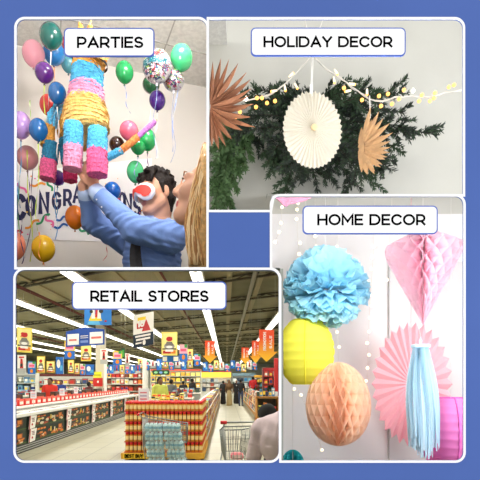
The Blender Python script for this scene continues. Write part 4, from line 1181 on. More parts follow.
# pink fan
t = thing('paper_fan', 'salmon pink pleated paper fan wheel behind the pale blue tassel', 'paper fan', P(411.5, 384, 2.7)); t.rotation_euler = (0, 0, -.15)
d = pleat_disc(59 * 2.7 / F, 30, .008, .03, .06, inner=.04, rows=4)
d.v = [Vector((p.x * .62, p.y, p.z)) for p in d.v]
d.build('pleated_disc', paper('salmon', (253, 182, 190), .35), t)
a = MB(); a.tube([(0, .01, .1), (0, .01, (384 - 197) * 2.7 / F)], .0015, 5); a.build('hanging_string', paper('salmon', (253, 182, 190)), t)
# tassel
DT = 2.3; kt = DT / F
t = thing('paper_tassel', 'pale blue tissue paper tassel hanging below the pink diamond', 'tassel', P(420.5, 347, DT))
TAS = [paper('ice', (206, 234, 246), .3), paper('ice2', (224, 242, 250), .3)]
r = random.Random(12); a = MB()
for i in range(150):
    an = r.uniform(0, 2 * PI); q = math.sqrt(r.random()); bx_, by_ = math.cos(an) * q, math.sin(an) * q
    Lb = r.uniform(96, 113) - 3 * abs(bx_) * 4
    top = Vector((bx_ * 7.5 * kt, by_ * .03, -.004)); end = Vector((bx_ * 16 * kt + 3 * kt, by_ * .06, -Lb * kt)); vs = []; w = r.uniform(.006, .0095); tw = r.uniform(-1, 1)
    if r.random() < .06: end += Vector((r.uniform(-8, 8) * kt, 0, 0))
    for j in range(11):
        f = j / 10; p = top.lerp(end, f) + Vector((math.sin(f * 5 + an) * .004, math.cos(f * 6 + an) * .004, 0)) + Vector((bx_ * 3 * kt * math.sin(PI * f), 0, 0))
        dd = Vector((math.cos(tw * f * 2.4 + an), math.sin(tw * f * 2.4 + an) * .8, 0)) * w * .5; vs += [p - dd, p + dd]
    a.add(vs, [(2*j, 2*j+1, 2*j+3, 2*j+2) for j in range(10)], i % 2)
tf = a.build('fringe', TAS, t); tf['kind'] = 'stuff'
a = MB(); a.bbox((0, 0, .004), (16.5 * kt, .05, .018), .4); a.build('wrapped_band', TAS[0], t)
a = MB(); a.tube([(0, 0, .01), (.006, 0, .03), (0.002, 0, .05), (-.004, 0, .03), (0, 0, .01)], .003, 6); a.build('top_loop', TAS[0], t)
a = MB(); a.tube([(0.002, 0, .045), (.012, .05, (345 - 324) * kt)], .001, 5); a.build('hanging_string', STR, t)
# dusty pink tissue pennant
DPN = 2.3
a = MB(); poly = [P(x, y, DPN) for x, y in ((274.5, 196.4), (313, 196.4), (306, 200), (297, 202.5), (290, 203.5), (286.5, 206.3), (283, 204.5), (279.5, 200.5))]
a.prism([(p.x, p.z) for p in poly], DPN, DPN + .012); o = a.build('tissue_pennant', mat('paper_dusty_pink', (222, 146, 170), .8, bump=(60, .8), noise=(40, .15)), loc=poly[0], world=True)
tag(o, 'dusty pink torn tissue pennant at the top left corner of the home opening', 'pennant')
# =================================================================== THE SHOP: shell
ORD = ['first', 'second', 'third', 'fourth', 'fifth', 'sixth', 'seventh', 'eighth', 'ninth', 'tenth', 'eleventh', 'twelfth', 'thirteenth', 'fourteenth', 'fifteenth', 'sixteenth']
def tile_mat(name, c1, c2, grout, sx, sy, rough):
    m = bpy.data.materials.new(name); m.use_nodes = True; nt = m.node_tree; b = nt.nodes['Principled BSDF']
    t = nt.nodes.new('ShaderNodeTexCoord'); mp = nt.nodes.new('ShaderNodeMapping'); br = nt.nodes.new('ShaderNodeTexBrick')
    br.offset = 0; br.inputs['Color1'].default_value = lin(c1); br.inputs['Color2'].default_value = lin(c2); br.inputs['Mortar'].default_value = lin(grout)
    br.inputs['Scale'].default_value = 1; br.inputs['Mortar Size'].default_value = .012; br.inputs['Brick Width'].default_value = sx; br.inputs['Row Height'].default_value = sy
    nt.links.new(t.outputs['Object'], mp.inputs['Vector']); nt.links.new(mp.outputs['Vector'], br.inputs['Vector']); nt.links.new(br.outputs['Color'], b.inputs['Base Color'])
    b.inputs['Roughness'].default_value = rough
    return m
a = MB(); slab(a, [(-50, 1.53), (45, 1.53), (45, 92), (-50, 92)], -.05, 0); struct(a.build('floor', tile_mat('floor_tile', (172, 168, 144), (162, 158, 134), (128, 126, 108), .6, .9, .42)))
CEILM = mat('roof_deck', (160, 154, 120), .9, noise=(.16, .5, (92, 94, 68)))
ZC = CZ + 3.0
a = MB(); slab(a, [(-50, 3.6), (45, 3.6), (45, 92), (-50, 92)], ZC, ZC + .1); struct(a.build('ceiling_store', CEILM))
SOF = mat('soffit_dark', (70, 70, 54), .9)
rayslab(268.7, -140, 280, 1.506, 3.6, 'ceiling_store_front', SOF)
rayslab(268.7, 280, 640, 3.08, 3.6, 'ceiling_store_front_right', SOF)
ZS = CZ + 111.3 / 480 * 3.6
SW = mat('store_wall', (170, 172, 160), .8)
def quadwall(pts, name, m):
    a = MB(); v = [Vector(p) for p in pts]; n_ = (v[1] - v[0]).cross(v[3] - v[0]).normalized() * .01
    a.add(v + [p + n_ for p in v], [(0,1,2,3),(7,6,5,4),(0,4,5,1),(1,5,6,2),(2,6,7,3),(3,7,4,0)]); struct(a.build(name, m))
xl = lambda px, D: (px - 226) * D / F
quadwall([(xl(-140, 1.506), 1.506, 0), (xl(-140, 62), 62, 0), (xl(-140, 62), 62, ZC), (xl(-140, 1.506), 1.506, ZC)], 'wall_store_left', SW)
quadwall([(xl(280, 1.506), 1.506, 0), (xl(280, 3.06), 3.06, 0), (xl(280, 3.06), 3.06, CZ + 111.3 / 480 * 3.06), (xl(280, 1.506), 1.506, CZ + 111.3 / 480 * 1.506)], 'wall_store_right', SW)
quadwall([(xl(280, 3.07), 3.07, 0), (xl(640, 3.07), 3.07, 0), (xl(640, 3.07), 3.07, CZ + 111.3 / 480 * 3.07), (xl(280, 3.07), 3.07, CZ + 111.3 / 480 * 3.07)], 'wall_store_front', SW)
quadwall([(xl(640, 3.07), 3.07, 0), (xl(640, 50), 50, 0), (xl(640, 50), 50, ZC), (xl(640, 3.07), 3.07, ZC)], 'wall_store_far_right', SW)
quadwall([(-8, 3.61, ZS - .02), (45, 3.61, ZS - .02), (45, 3.61, ZC), (-8, 3.61, ZC)], 'wall_store_front_upper', SW)
quadwall([(-50, 88, 0), (45, 88, 0), (45, 88, ZC), (-50, 88, ZC)], 'wall_store_back', SW)
# joists and purlins under the roof deck, red and grey pipes
JST = mat('joist_dark', (66, 62, 46), .8); PUR = mat('purlin_olive', (150, 142, 108), .8); PIPE = mat('pipe_red', (96, 44, 34), .6); PIPEG = mat('pipe_grey', (150, 150, 136), .5)
jd = Vector((676, -480, 0)).normalized(); jn = 0
for i in range(-3, 20):
    c = Vector((-8, 16 + i * 3.6, ZC - .14)); ang = math.atan2(jd.y, jd.x)
    a = MB(); L = 30; a.box((0, 0, 0), (L, .10, .05)); a.box((0, 0, .11), (L, .07, .03)); 
    for k in range(-14, 15):
        a.tube([(k, 0, -.02), (k + .5, 0, .11), (k + 1, 0, -.02)], .018, 4)
    # kept in front of the soffit edge
    o = a.build('trim_%d' % (30 + jn), JST, loc=c, rot=(0, 0, ang)); struct(o); jn += 1
    if c.y + jd.y * 15 < 4: o.location = c - jd * (15 - (c.y - 4) / (-jd.y))
for X in (-15.5, -11.8, -8.6, -5.9, -3.1, -1.9, .1, 1.0, 2.9, 4.6, 7.5):
    a = MB(); a.box((X, 46, ZC - .03), (.16, 83, .06)); struct(a.build('trim_%d' % (30 + jn), PUR)); jn += 1
for X, z, m, r in ((-5.55, CZ + 2.5, PIPE, .05), (-11.2, CZ + 2.55, PIPE, .05), (.75, CZ + 2.75, PIPEG, .06), (-1.7, CZ + 2.8, PIPE, .035)):
    a = MB(); a.tube([(X, 4.2, z), (X, 86, z)], r, 8); o = a.build('ceiling_pipe', m)
    tag(o, {-5.55: 'dark red sprinkler pipe nearest the RETAIL STORES plaque', -11.2: 'dark red sprinkler pipe further left under the roof', .75: 'grey pipe under the roof above the aisle', -1.7: 'thin dark red pipe left of the aisle light row'}[X], 'pipe', 'pipes under the roof')
# fluorescent light rows
TUBE = mat('tube_light', (255, 255, 250), .4, emit=2.6); HOUS = mat('light_housing', (226, 226, 220), .5)
t0 = None
rowsX = [('far left row', -15.9), ('second row from the left', -13.2), ('third row from the left', -10.2), ('fourth row from the left', -7.0), ('row left of the RETAIL STORES plaque end', -3.85), ('row over the aisle', -.74), ('row at the right', 2.2)]
for rn, X in rowsX:
    for k in range(13):
        y = 8.4 + 6.0 * k
        lb = '%s fluorescent light from the front in the %s' % (ORD[k], rn)
        if t0 is None:
            t0 = thing('fluorescent_light', lb, 'ceiling light', (X, y, CZ + 2.6), 'fluorescent lights under the shop roof')
            b = MB(); b.bbox((0, 0, .07), (.34, 5.9, .06), .4); b.build('housing', HOUS, t0)
            for s_ in (-.09, .09):
                b = MB(); b.tube([(s_, -2.9, 0), (s_, 2.9, 0)], .045, 8); b.build('tube', TUBE, t0)
            for yy in (-2.2, 2.2):
                b = MB(); b.tube([(0, yy, .09), (0, yy, .4)], .008, 5); b.build('hanger_rod', HOUS, t0)
        else: dup(t0, (X, y, CZ + 2.6), label=lb)
    area('row_lamp', (X, 42.4, CZ + 2.54), (X, 42.4, 0), .3, 1420, (255, 252, 240), 77)

# ------------------------------------------------------------------ printed hanging posters
PM = {}
def pm_(c):
    k = 'print_%d_%d_%d' % c
    return mat(k, c, .55)
def poster(x0, y0, x1, y1, D, shapes, label, name='hanging_poster', cat='poster', base=(240, 236, 220), words=(), skew=0., wires=True, yaw=0., outline=None, group='hanging promotion posters'):
    """shapes: (kind, u, v, w, h, colour) in 0..1 with v up; kind r rectangle, e ellipse, t triangle"""
    cx, cy = (x0 + x1) / 2, (y0 + y1) / 2; k = D / F; W, H = (x1 - x0) * k, (y1 - y0) * k
    c = P(cx, cy, D); t = thing(name, label, cat, c, group); t.rotation_euler = (0, 0, yaw)
    f = lambda u, v, off=0: Vector(((u - .5) * W, -.012 - off, (v - .5) * H + skew * (u - .5) * H))
    a = MB(); poly = outline or [(0, 0), (1, 0), (1, 1), (0, 1)]
    n = len(poly); vs = [f(u, v) for u, v in poly] + [f(u, v, -.024) for u, v in poly]
    a.add(vs, [tuple(range(n)), tuple(range(2*n - 1, n - 1, -1))] + [((i + 1) % n, i, n + i, n + (i + 1) % n) for i in range(n)])
    a.build('panel', pm_(base), t)
    if shapes:
        a = MB(); ms = []
        for i, sh in enumerate(shapes):
            kd, u, v, w, h, col = sh; m = pm_(col)
            if m not in ms: ms.append(m)
            mi = ms.index(m); off = .002 + .0012 * i
            if kd == 'r': pts = [(u, v), (u + w, v), (u + w, v + h), (u, v + h)]
            elif kd == 't': pts = [(u, v), (u + w, v), (u + w / 2, v + h)]
            elif kd == 'p': pts = [(u, v), (u + w, v), (u + w * .8, v + h), (u + w * .2, v + h)]
            else: pts = [(u + w/2 + w/2 * math.cos(2*PI*j/14), v + h/2 + h/2 * math.sin(2*PI*j/14)) for j in range(14)]
            a.add([f(p, q, off) for p, q in pts], [tuple(range(len(pts)))], mi)
        a.build('print', ms, t)
    for wd, u, v, w, h, col, wt, rot in words:
        a = MB()
        if rot: put_text(a, wd, lambda x, z: f(u - z / W, v + x / H * 1, .004 + .0012 * len(shapes)), w * W, h * H, wt)
        else: put_text(a, wd, lambda x, z: f(u + x / W, v + z / H, .004 + .0012 * len(shapes)), h * H, w * W, wt)
        a.build('lettering', pm_(col), t)
    if wires:
        a = MB()
        top = ZC
        for u in (.12, .88): a.tube([f(u, 1 if not outline else .95, -.012), (f(u, 1).x, 0, top - c.z)], .0025, 4)
        a.build('hanging_wire', PIPEG, t)
    return t
YEL = (246, 226, 96); DK = (44, 44, 40); RED = (206, 44, 40); WHT = (244, 242, 236); BLU = (36, 112, 204); LBL = (90, 180, 230); PNK = (236, 90, 130); GRN = (60, 160, 70); ORG = (240, 140, 40); NVY = (18, 40, 60)
yel = [('r', .06, .06, .88, .88, (248, 238, 150)), ('e', .16, .24, .68, .3, (168, 164, 156)), ('p', .22, .42, .56, .16, (120, 118, 112)), ('e', .3, .3, .4, .12, WHT), ('r', .06, .25, .88, .05, DK), ('e', .3, .6, .4, .2, RED), ('r', .1, .08, .5, .12, RED), ('r', .62, .08, .28, .14, ORG), ('r', .25, .16, .5, .1, WHT)]
pnk = [('r', 0, 0, 1, .45, BLU), ('r', .1, .5, .8, .4, (248, 180, 200)), ('r', .16, .58, .68, .16, PNK), ('e', .3, .08, .4, .3, ORG), ('r', .62, .8, .36, .2, GRN)]
whr = [('r', 0, 0, 1, .3, (180, 182, 180)), ('p', .3, .3, .4, .5, RED), ('e', .34, .36, .3, .2, DK), ('r', .2, .84, .6, .08, RED)]
blu = [('r', 0, 0, 1, 1, BLU), ('e', .1, .35, .5, .5, WHT), ('r', .55, .2, .35, .3, LBL)]
poster(17, 327.5, 32, 352.5, 13.5, yel, 'large yellow poster at the far left edge of the shop opening', words=[('20', .3, .62, .42, .18, RED, .3, 0)], base=YEL, skew=-.05)
poster(66, 330.5, 104.5, 345.8, 13, [('r', .04, .1, .3, .72, WHT), ('r', .62, .1, .34, .76, WHT), ('r', .08, .36, .2, .12, (220, 120, 110)), ('r', .66, .42, .26, .14, (220, 110, 100)), ('r', .38, .62, .2, .05, WHT), ('r', .38, .5, .2, .04, WHT), ('r', .38, .2, .2, .16, (120, 150, 210))],
       'wide blue hanging sign with two white panels and a peaked top', 'hanging_sign', 'sign', (28, 74, 160), skew=.16, outline=[(0, 0), (1, 0), (1, 1), (.72, 1.12), (.5, 1.22), (.28, 1.12), (0, 1)], group='hanging shop signs')
poster(84.5, 296, 111.5, 325, 11.4, [('r', 0, 0, 1, 1, (40, 130, 216)), ('p', .1, 0, .5, .2, LBL), ('p', .16, .14, .5, .22, (250, 214, 50)), ('p', .26, .22, .14, .5, WHT), ('p', .4, .26, .12, .44, RED), ('p', .48, .22, .14, .42, WHT), ('e', .54, .4, .16, .16, DK), ('e', .2, .4, .12, .12, DK), ('e', .74, .1, .1, .06, RED)], 'bright blue poster with bottles below the RETAIL STORES plaque', base=BLU, wires=False)
poster(64.5, 341, 75, 359, 16, pnk, 'pink and blue poster hanging under the left end of the wide blue sign', base=(250, 214, 60))
poster(81, 345.5, 91.3, 361, 16.5, yel, 'small yellow poster hanging under the middle of the wide blue sign', base=YEL)
poster(100.3, 349, 107.5, 364, 18, whr, 'white poster with a red figure beside the beige pillar', base=WHT)
poster(113, 351, 122, 365, 18, pnk, 'pink and blue poster right of the beige pillar', base=(250, 214, 60)); poster(121.3, 348, 125, 358, 18.5, [('r', .2, .1, .6, .7, GRN)], 'dark green poster edge beside the pink and blue poster', base=(20, 60, 40))
poster(125, 353.5, 129.7, 366.5, 19, whr, 'narrow white and red poster left of the 15 poster', base=WHT)
poster(133.3, 313.5, 153.6, 346.5, 11.6, [('r', 0, 0, 1, .4, NVY), ('r', .22, .8, .4, .1, (246, 214, 60)), ('r', .18, .56, .32, .22, RED), ('t', .42, .46, .44, .36, (200, 60, 60)), ('r', .1, .3, .76, .06, WHT), ('r', .14, .2, .7, .06, WHT), ('r', .12, .1, .3, .05, WHT), ('e', .46, .04, .16, .16, WHT)], 'white and navy poster lettered 15 right of the wide blue sign', base=WHT, words=[('15', .2, .6, .34, .2, WHT, .26, 0)], skew=.12)
poster(161.5, 332, 177.3, 355.5, 14, yel, 'tall yellow poster with a red edge in the middle of the shop', base=(250, 232, 120), words=[('15', .36, .62, .32, .16, RED, .26, 0)])
poster(162, 355.8, 179, 362, 14.2, [('r', .04, .15, .26, .7, WHT), ('r', .68, .15, .28, .7, WHT)], 'blue and white sign below the tall yellow poster', 'hanging_sign', 'sign', BLU, wires=False, group='hanging shop signs')
poster(179.5, 344.5, 187.5, 361, 16, pnk, 'pink and green poster right of the tall yellow poster', base=(250, 180, 190)); poster(186.8, 349, 193, 361.5, 17, yel, 'small yellow poster left of the aisle', base=YEL); poster(194, 354, 200.5, 366, 18, pnk, 'small blue and pink poster next to the left orange arrow', base=LBL)
low = [(17.5, 355, 26, 374, 15, whr, WHT, 'white and dark poster low at the far left'), (28, 361.5, 35.5, 374, 16, pnk, LBL, 'small pink and blue poster second from the far left'), (37, 356, 45, 373, 17, yel, (214, 180, 60), 'mustard yellow poster above the man in red'), (46.5, 361, 55, 373, 17.5, yel, (190, 160, 60), 'dull yellow poster right of the mustard one'), (56, 357, 63.5, 374, 16.5, blu, (230, 240, 240), 'blue, white and green poster above the person in blue'),
       (68, 360, 74, 373, 18.5, yel, YEL, 'yellow poster low under the wide blue sign'), (74.8, 363, 79.5, 374, 19.5, yel, (200, 170, 80), 'brownish yellow poster next to the blue poster'), (80.2, 364, 85, 375, 19, pnk, WHT, 'small pink and blue poster left of the plain blue one'), (86, 364.5, 94, 375, 19.2, blu, BLU, 'plain blue poster left of the beige pillar')]
for x0, y0, x1, y1, D, sh, b, lb in low: poster(x0, y0, x1, y1, D, sh, lb, base=b)
r = random.Random(31); pl = ['leftmost', 'second', 'third', 'fourth', 'fifth', 'sixth', 'seventh', 'eighth', 'rightmost']
for i in range(9):
    x = 138 + i * 6.2; poster(x, 359 + (i % 3), x + 5, 368 + (i % 2) * 2, 27 + i * .4, [yel, pnk, whr, blu][i % 4], '%s in the row of small posters at the back of the shop' % pl[i], base=[YEL, LBL, WHT, BLU][i % 4], group='small posters at the back')
for i in range(7):
    x = 104 + i * 5.3; poster(x, 365, x + 4.4, 373.5, 25.4, [pnk, blu, whr, yel][i % 4], '%s in the row of small posters above the orange goods' % pl[i], base=[LBL, WHT, BLU, YEL][i % 4], group='small posters above the orange goods')
pl2 = ['leftmost', 'second', 'third', 'fourth', 'fifth', 'sixth', 'seventh', 'eighth', 'ninth', 'rightmost']
for i in range(10):
    x = 203 + i * 5.5; y_ = (362, 364, 360.5)[i % 3]; poster(x, y_, x + 4.6, y_ + 9 - (i % 2), 47 + i * .3, [blu, pnk, yel, whr, pnk][i % 5], '%s in the row of small posters above the end of the aisle' % pl2[i], base=[LBL, WHT, YEL, WHT, LBL][i % 5], group='small posters above the aisle end')
# orange arrow signs
def gradm():
    m = bpy.data.materials.new('arrow_orange'); m.use_nodes = True; nt = m.node_tree; b = nt.nodes['Principled BSDF']
    t = nt.nodes.new('ShaderNodeTexCoord'); s_ = nt.nodes.new('ShaderNodeSeparateXYZ'); rp = nt.nodes.new('ShaderNodeValToRGB')
    rp.color_ramp.elements[0].position = .1; rp.color_ramp.elements[0].color = lin((250, 190, 40)); rp.color_ramp.elements[1].position = .75; rp.color_ramp.elements[1].color = lin((232, 72, 24))
    nt.links.new(t.outputs['Generated'], s_.inputs[0]); nt.links.new(s_.outputs['Z'], rp.inputs['Fac']); nt.links.new(rp.outputs['Color'], b.inputs['Base Color']); b.inputs['Roughness'].default_value = .5
    return m
PM['arrow'] = gradm(); MATS['print_1_1_1'] = PM['arrow']
arrow = [(.5, 0), (1, .33), (.83, .33), (.83, 1), (.17, 1), (.17, .33), (0, .33)]
for x0, y0, x1, y1, D, lb in ((202.5, 340.8, 217.3, 363.2, 14, 'orange arrow sign left of the bright light row'), (255.3, 329.8, 277.8, 362, 11.8, 'largest orange arrow sign, nearest at the right edge'), (249.8, 341, 261.5, 363.5, 15, 'orange arrow sign just left of the largest one'), (239.6, 347.5, 250.6, 364, 18, 'smallest orange arrow sign, third from the right edge')):
    poster(x0, y0, x1, y1, D, [], lb, 'arrow_sign', 'sign', (1, 1, 1), words=[('PROMOTION', .48, .36, .13, .56, WHT, .2, 1), ('SALE', .74, .42, .12, .4, WHT, .2, 1)], outline=arrow, skew=-.02, group='orange arrow signs')
poster(152.3, 370, 169.5, 374.8, 24, [('e', .1, .25, .22, .5, (150, 220, 160)), ('e', .4, .25, .2, .5, (120, 170, 230)), ('e', .68, .25, .22, .5, (150, 220, 160))], 'long dark green sign with three pale marks at the back of the shop', 'hanging_sign', 'sign', (20, 70, 40), outline=[(.03, 0), (.97, 0), (1, .5), (.97, 1), (.03, 1), (0, .5)], group='hanging shop signs')

# ------------------------------------------------------------------ chest freezers along the left
FBK = mat('freezer_black', (24, 24, 24), .4); FDK = mat('freezer_panel', (42, 50, 40), .5); FWH = mat('freezer_white', (240, 240, 234), .4); STL = mat('steel', (196, 198, 198), .3, metal=.8)
GLS = mat('lid_glass', (236, 240, 238), .08, alpha=.22)
FOOD = [pm_(c) for c in ((30, 44, 34), (226, 130, 44), (140, 72, 36), (228, 196, 70), (222, 208, 176), (196, 70, 40), (66, 96, 44), (90, 50, 30))]
XF = -4.6
def food_print(seed, z0, z1, L):
    """food picture on the +x side, local y along the freezer"""
    r = random.Random(seed); a = MB()
    a.box((-.004, L / 2, (z0 + z1) / 2), (.008, L, z1 - z0), 0)
    H = z1 - z0
    def g(y, z, off): return Vector((off, y, z))
    k = 0
    def el(y, z, ry, rz, mi):
        nonlocal k
        k += 1; off = .001 + k * .0004
        a.add([g(y + ry * math.cos(2*PI*j/12), z + rz * math.sin(2*PI*j/12), off) for j in range(12)], [tuple(range(12))], mi)
    def rc_(y, z, w, h, mi, sl=0):
        nonlocal k
        k += 1; off = .001 + k * .0004
        a.add([g(y, z, off), g(y + w, z + sl, off), g(y + w, z + h + sl, off), g(y, z + h, off)], [(0, 1, 2, 3)], mi)
    for i in range(5): rc_(L * (.08 + .075 * i), z0 + H * .76, L * .06, H * r.uniform(.1, .17), 1 if r.random() < .8 else 5)
    rc_(0, z0, L, H * .1, 6)
    for i in range(26):
        y = L * r.uniform(.2, .92); z = z0 + H * r.uniform(.14, .62); el(y, z, L * r.uniform(.02, .06), H * r.uniform(.05, .14), r.choice((1, 2, 2, 3, 4, 4, 5, 7, 1)))
    rc_(L * .55, z0 + H * .4, L * .035, H * .42, 3); rc_(L * .66, z0 + H * .3, L * .03, H * .4, 4); rc_(L * .78, z0 + H * .42, L * .12, H * .44, 2); rc_(L * .8, z0 + H * .5, L * .08, H * .3, 1)
    return a
for mI in range(7):
    D0 = 8.55 + 2.62 * mI; L = 2.62
    t = thing('chest_freezer', '%s frozen food chest from the front along the left of the shop' % ORD[mI], 'freezer', (XF, D0, 0), 'frozen food chests')
    a = MB(); a.box((-.42, L / 2, .09), (.8, L, .18)); a.build('base_plinth', FBK, t)
    for z in (.045, .10, .15):
        a = MB(); a.box((-.012, L / 2, z), (.03, L, .018)); a.build('steel_rail', STL, t)
    a = MB(); a.bbox((-.43, L / 2, .50), (.8, L, .66), .03); a.build('cabinet', FDK, t)
    a = MB(); a.bbox((-.02, L / 2, .855), (.12, L, .085), .3); a.build('front_rim', FWH, t)
    a = MB(); a.box((-.42, L / 2, .835), (.7, L, .03)); a.build('inner_tray', FWH, t)
    for i in range(2):
        a = MB(); a.box((-.43, L * (.26 + .5 * i), .885), (.68, L * .47, .012)); o = a.build('glass_lid', GLS, t)
        b = MB(); b.box((-.09, L * (.26 + .5 * i), .898), (.03, L * .3, .02)); b.build('handle', FBK, o)
    for z0, z1, nm in ((.52, .80, 'upper_picture_panel'), (.20, .49, 'lower_picture_panel')):
        o = food_print(mI * 2 + (z0 > .4), z0, z1, L * .985).build(nm, FOOD, t, loc=(-.022, 0, 0))
    for z0, z1 in ((.5, .81), (.19, .5)):
        a = MB(); a.add([(.02, -.02, z0), (.02, .34, z0 + .015), (.02, .46, z1 - .01), (.02, .06, z1), (.012, -.02, z0), (.012, .34, z0 + .015), (.012, .46, z1 - .01), (.012, .06, z1)], [(0,1,2,3),(7,6,5,4),(0,4,5,1),(1,5,6,2),(2,6,7,3),(3,7,4,0)], 0)
        a.add([(.021, -.02, z0), (.021, .03, z0), (.021, .1, z1), (.021, .05, z1)], [(0, 1, 2, 3)], 1)
        for q in range(3): a.add([(.0212, .14 + .02 * q, z1 - .08 - .035 * q), (.0212, .32, z1 - .08 - .035 * q), (.0212, .32, z1 - .062 - .035 * q), (.0212, .14 + .02 * q, z1 - .062 - .035 * q)], [(0, 1, 2, 3)], 2)
        a.add([(.0212, .18 + .045 * math.cos(j * PI / 5), z0 + .1 + .028 * math.sin(j * PI / 5)) for j in range(10)], [tuple(range(10))], 1)
        a.build('price_card', [pm_(WHT), pm_((190, 40, 50)), pm_((110, 60, 60))], t)
# shelf ledge behind the lids with red cartons
a = MB(); a.bbox((-5.59, 17.7, .93), (.4, 18.4, .07), .3); t = a.build('shelf_ledge', FWH); 
b = MB(); b.box((-5.66, 17.7, .448), (.26, 18.3, .89)); b.build('support_base', FWH, t); tag(t, 'long white ledge behind the freezer lids carrying red cartons', 'shelf')
def proto_box(name, w, d, h, cols, kind='box'):
    a = MB()
    if kind == 'box':
        a.bbox((0, 0, h / 2), (w, d, h), .08, 0); e = .001
        for sx, ax in ((1, 0), (-1, 0), (-1, 1)):
            if ax == 0: x = sx * (w / 2 + e); pts = [(x, -d * .32 * sx, h * .22), (x, d * .32 * sx, h * .22), (x, d * .32 * sx, h * .68), (x, -d * .32 * sx, h * .68)]; pt2 = [(x, -d * .42 * sx, h * .76), (x, d * .42 * sx, h * .76), (x, d * .42 * sx, h * .9), (x, -d * .42 * sx, h * .9)]
            else: y = -(d / 2 + e); pts = [(-w * .32, y, h * .22), (w * .32, y, h * .22), (w * .32, y, h * .68), (-w * .32, y, h * .68)]; pt2 = [(-w * .42, y, h * .76), (w * .42, y, h * .76), (w * .42, y, h * .9), (-w * .42, y, h * .9)]
            a.add(pts, [(0, 1, 2, 3)], 1); a.add(pt2, [(0, 1, 2, 3)], 2)
    else:
        R = w / 2
        prof = [(R * .9, 0), (R, .01), (R, h * .22), (R * 1.005, h * .22), (R * 1.005, h * .56), (R, h * .56), (R * .98, h * .62), (R * .62, h * .78), (R * .5, h * .80), (R * .56, h * .80), (R * .56, h)]
        prof = [(R * .9, 0), (R, h * .03), (R, h * .2), (R, h * .6), (R * .92, h * .7), (R * .8, h * .74), (R * .9, h * .75), (R * .9, h)]
        a.lathe(prof, 12, 0, mis=[0, 0, 1, 0, 0, 2, 2])
    return a, [pm_(c) for c in cols]
PROT = {}
def product(name, cat, key, build, loc, label, group, rz=0):
    if key not in PROT:
        a, ms = build(); o = a.build(name, ms, loc=loc); PROT[key] = o
        tag(o, label, cat, group); o.rotation_euler = (0, 0, rz); return o
    return dup(PROT[key], loc, (0, 0, rz), label, group)
for i in range(45):
    y = 8.7 + i * .4
    product('red_carton', 'carton', 'rc', lambda: proto_box('red_carton', .16, .34, .17, ((216, 44, 34), (244, 226, 214), (236, 120, 90))), (-5.49, y, .966), 'red and white carton in the row on the white ledge behind the freezers', 'red cartons on the freezer ledge')
for i in range(9):
    y = 9.4 + i * 1.7
    product('dark_carton', 'carton', 'dc', lambda: proto_box('dark_carton', .16, .9, .3, ((44, 34, 28), (200, 100, 60), (90, 60, 40))), (-5.69, y, .966), 'dark brown carton standing behind the red cartons on the white ledge', 'dark cartons behind the red cartons')
# white price signs over the ledge
for x, y, w_, D in ((33.5, 395, 6, 12.6), (62, 392, 5, 14.8), (76, 390, 4, 17), (143.7, 396.5, 10.5, 9.9)):
    hh = 7 if w_ < 9 else 16
    lbl = {33.5: 'small white price sign at the left over the red cartons', 62: 'small white price sign right of the man in red', 76: 'small white price sign near the person in maroon', 143.7: 'large white price sign on top of the red capped jars'}[x]
    k = D / F; t = thing('price_sign', lbl, 'sign', P(x, y + hh / 2, D), 'white price signs')
    a = MB(); a.bbox((0, 0, hh * k / 2), (w_ * k, .012, hh * k), .3); a.build('card', pm_((236, 234, 240)), t)
    a = MB()
    for q in range(3): a.add([(-w_ * k * .34, -.0075, hh * k * (.3 + .2 * q)), (w_ * k * .3, -.0075, hh * k * (.3 + .2 * q)), (w_ * k * .3, -.0075, hh * k * (.38 + .2 * q)), (-w_ * k * .34, -.0075, hh * k * (.38 + .2 * q))], [(0, 1, 2, 3)], q % 2)
    a.build('print', [pm_((214, 110, 120)), pm_((170, 160, 190))], t)
    a = MB(); a.tube([(0, .01, hh * k * .3), (0, .01, P(x, y + hh / 2, D).z * -1 + (.966 if w_ < 9 else 1.2))], .006, 5); a.build('stand_rod', STL, t)
# ------------------------------------------------------------------ block of red capped jars at the aisle corner
JX0, JX1, JY0 = -2.1, -.47, 9.75
def jar_b(): return proto_box('sauce_jar', .073, .073, .19, ((222, 140, 34), (246, 216, 150), (214, 26, 28)), 'b')
TRAY = mat('tray_card', (186, 60, 44), .8); WOODP = mat('pallet_wood', (190, 140, 80), .8)
NX, NY = 19, 22
a = MB(); a.bbox(((JX0 + JX1) / 2, JY0 + 1.0, .11), (JX1 - JX0 + .06, 2.06, .12), .1); 
for k in range(4): a.box((JX0 + .1 + k * (JX1 - JX0 - .2) / 3, JY0 + 1.0, .025), (.1, 2.0, .05))
o = a.build('display_plinth', pm_((226, 170, 52))); tag(o, 'orange plinth carrying the block of red capped jars', 'plinth')
bb = MB(); bb.add([(JX0 + .02, JY0 - .035, .055), (JX0 + .66, JY0 - .035, .055), (JX0 + .66, JY0 - .035, .165), (JX0 + .02, JY0 - .035, .165)], [(0, 1, 2, 3)], 0); sg = bb.build('sign_band', pm_((246, 200, 40)), o)
bb = MB(); put_text(bb, 'BEST BUY', lambda x, z: (JX0 + .05 + x, JY0 - .037, .072 + z), .078, .37, .24); bb.build('lettering', INK, sg)
ZR = [.175 + .208 * k for k in range(5)]
for k in range(5):
    a = MB(); a.bbox(((JX0 + JX1) / 2, JY0 + 1.01, ZR[k] + .006), (JX1 - JX0 - .05, 1.98, .016), .2)
    if k < 4: a.box(((JX0 + JX1) / 2 - .02, JY0 + 1.03, ZR[k] + .105), (JX1 - JX0 - .22, 1.82, .18), 1)  # dark box puts the shade between the jars into colour
    o = a.build('display_tray', [TRAY, pm_((52, 26, 18))]); tag(o, '%s red card tray from the floor under the rows of red capped jars' % ORD[k], 'tray', 'trays in the jar block')
dx = (JX1 - JX0 - .04) / NX
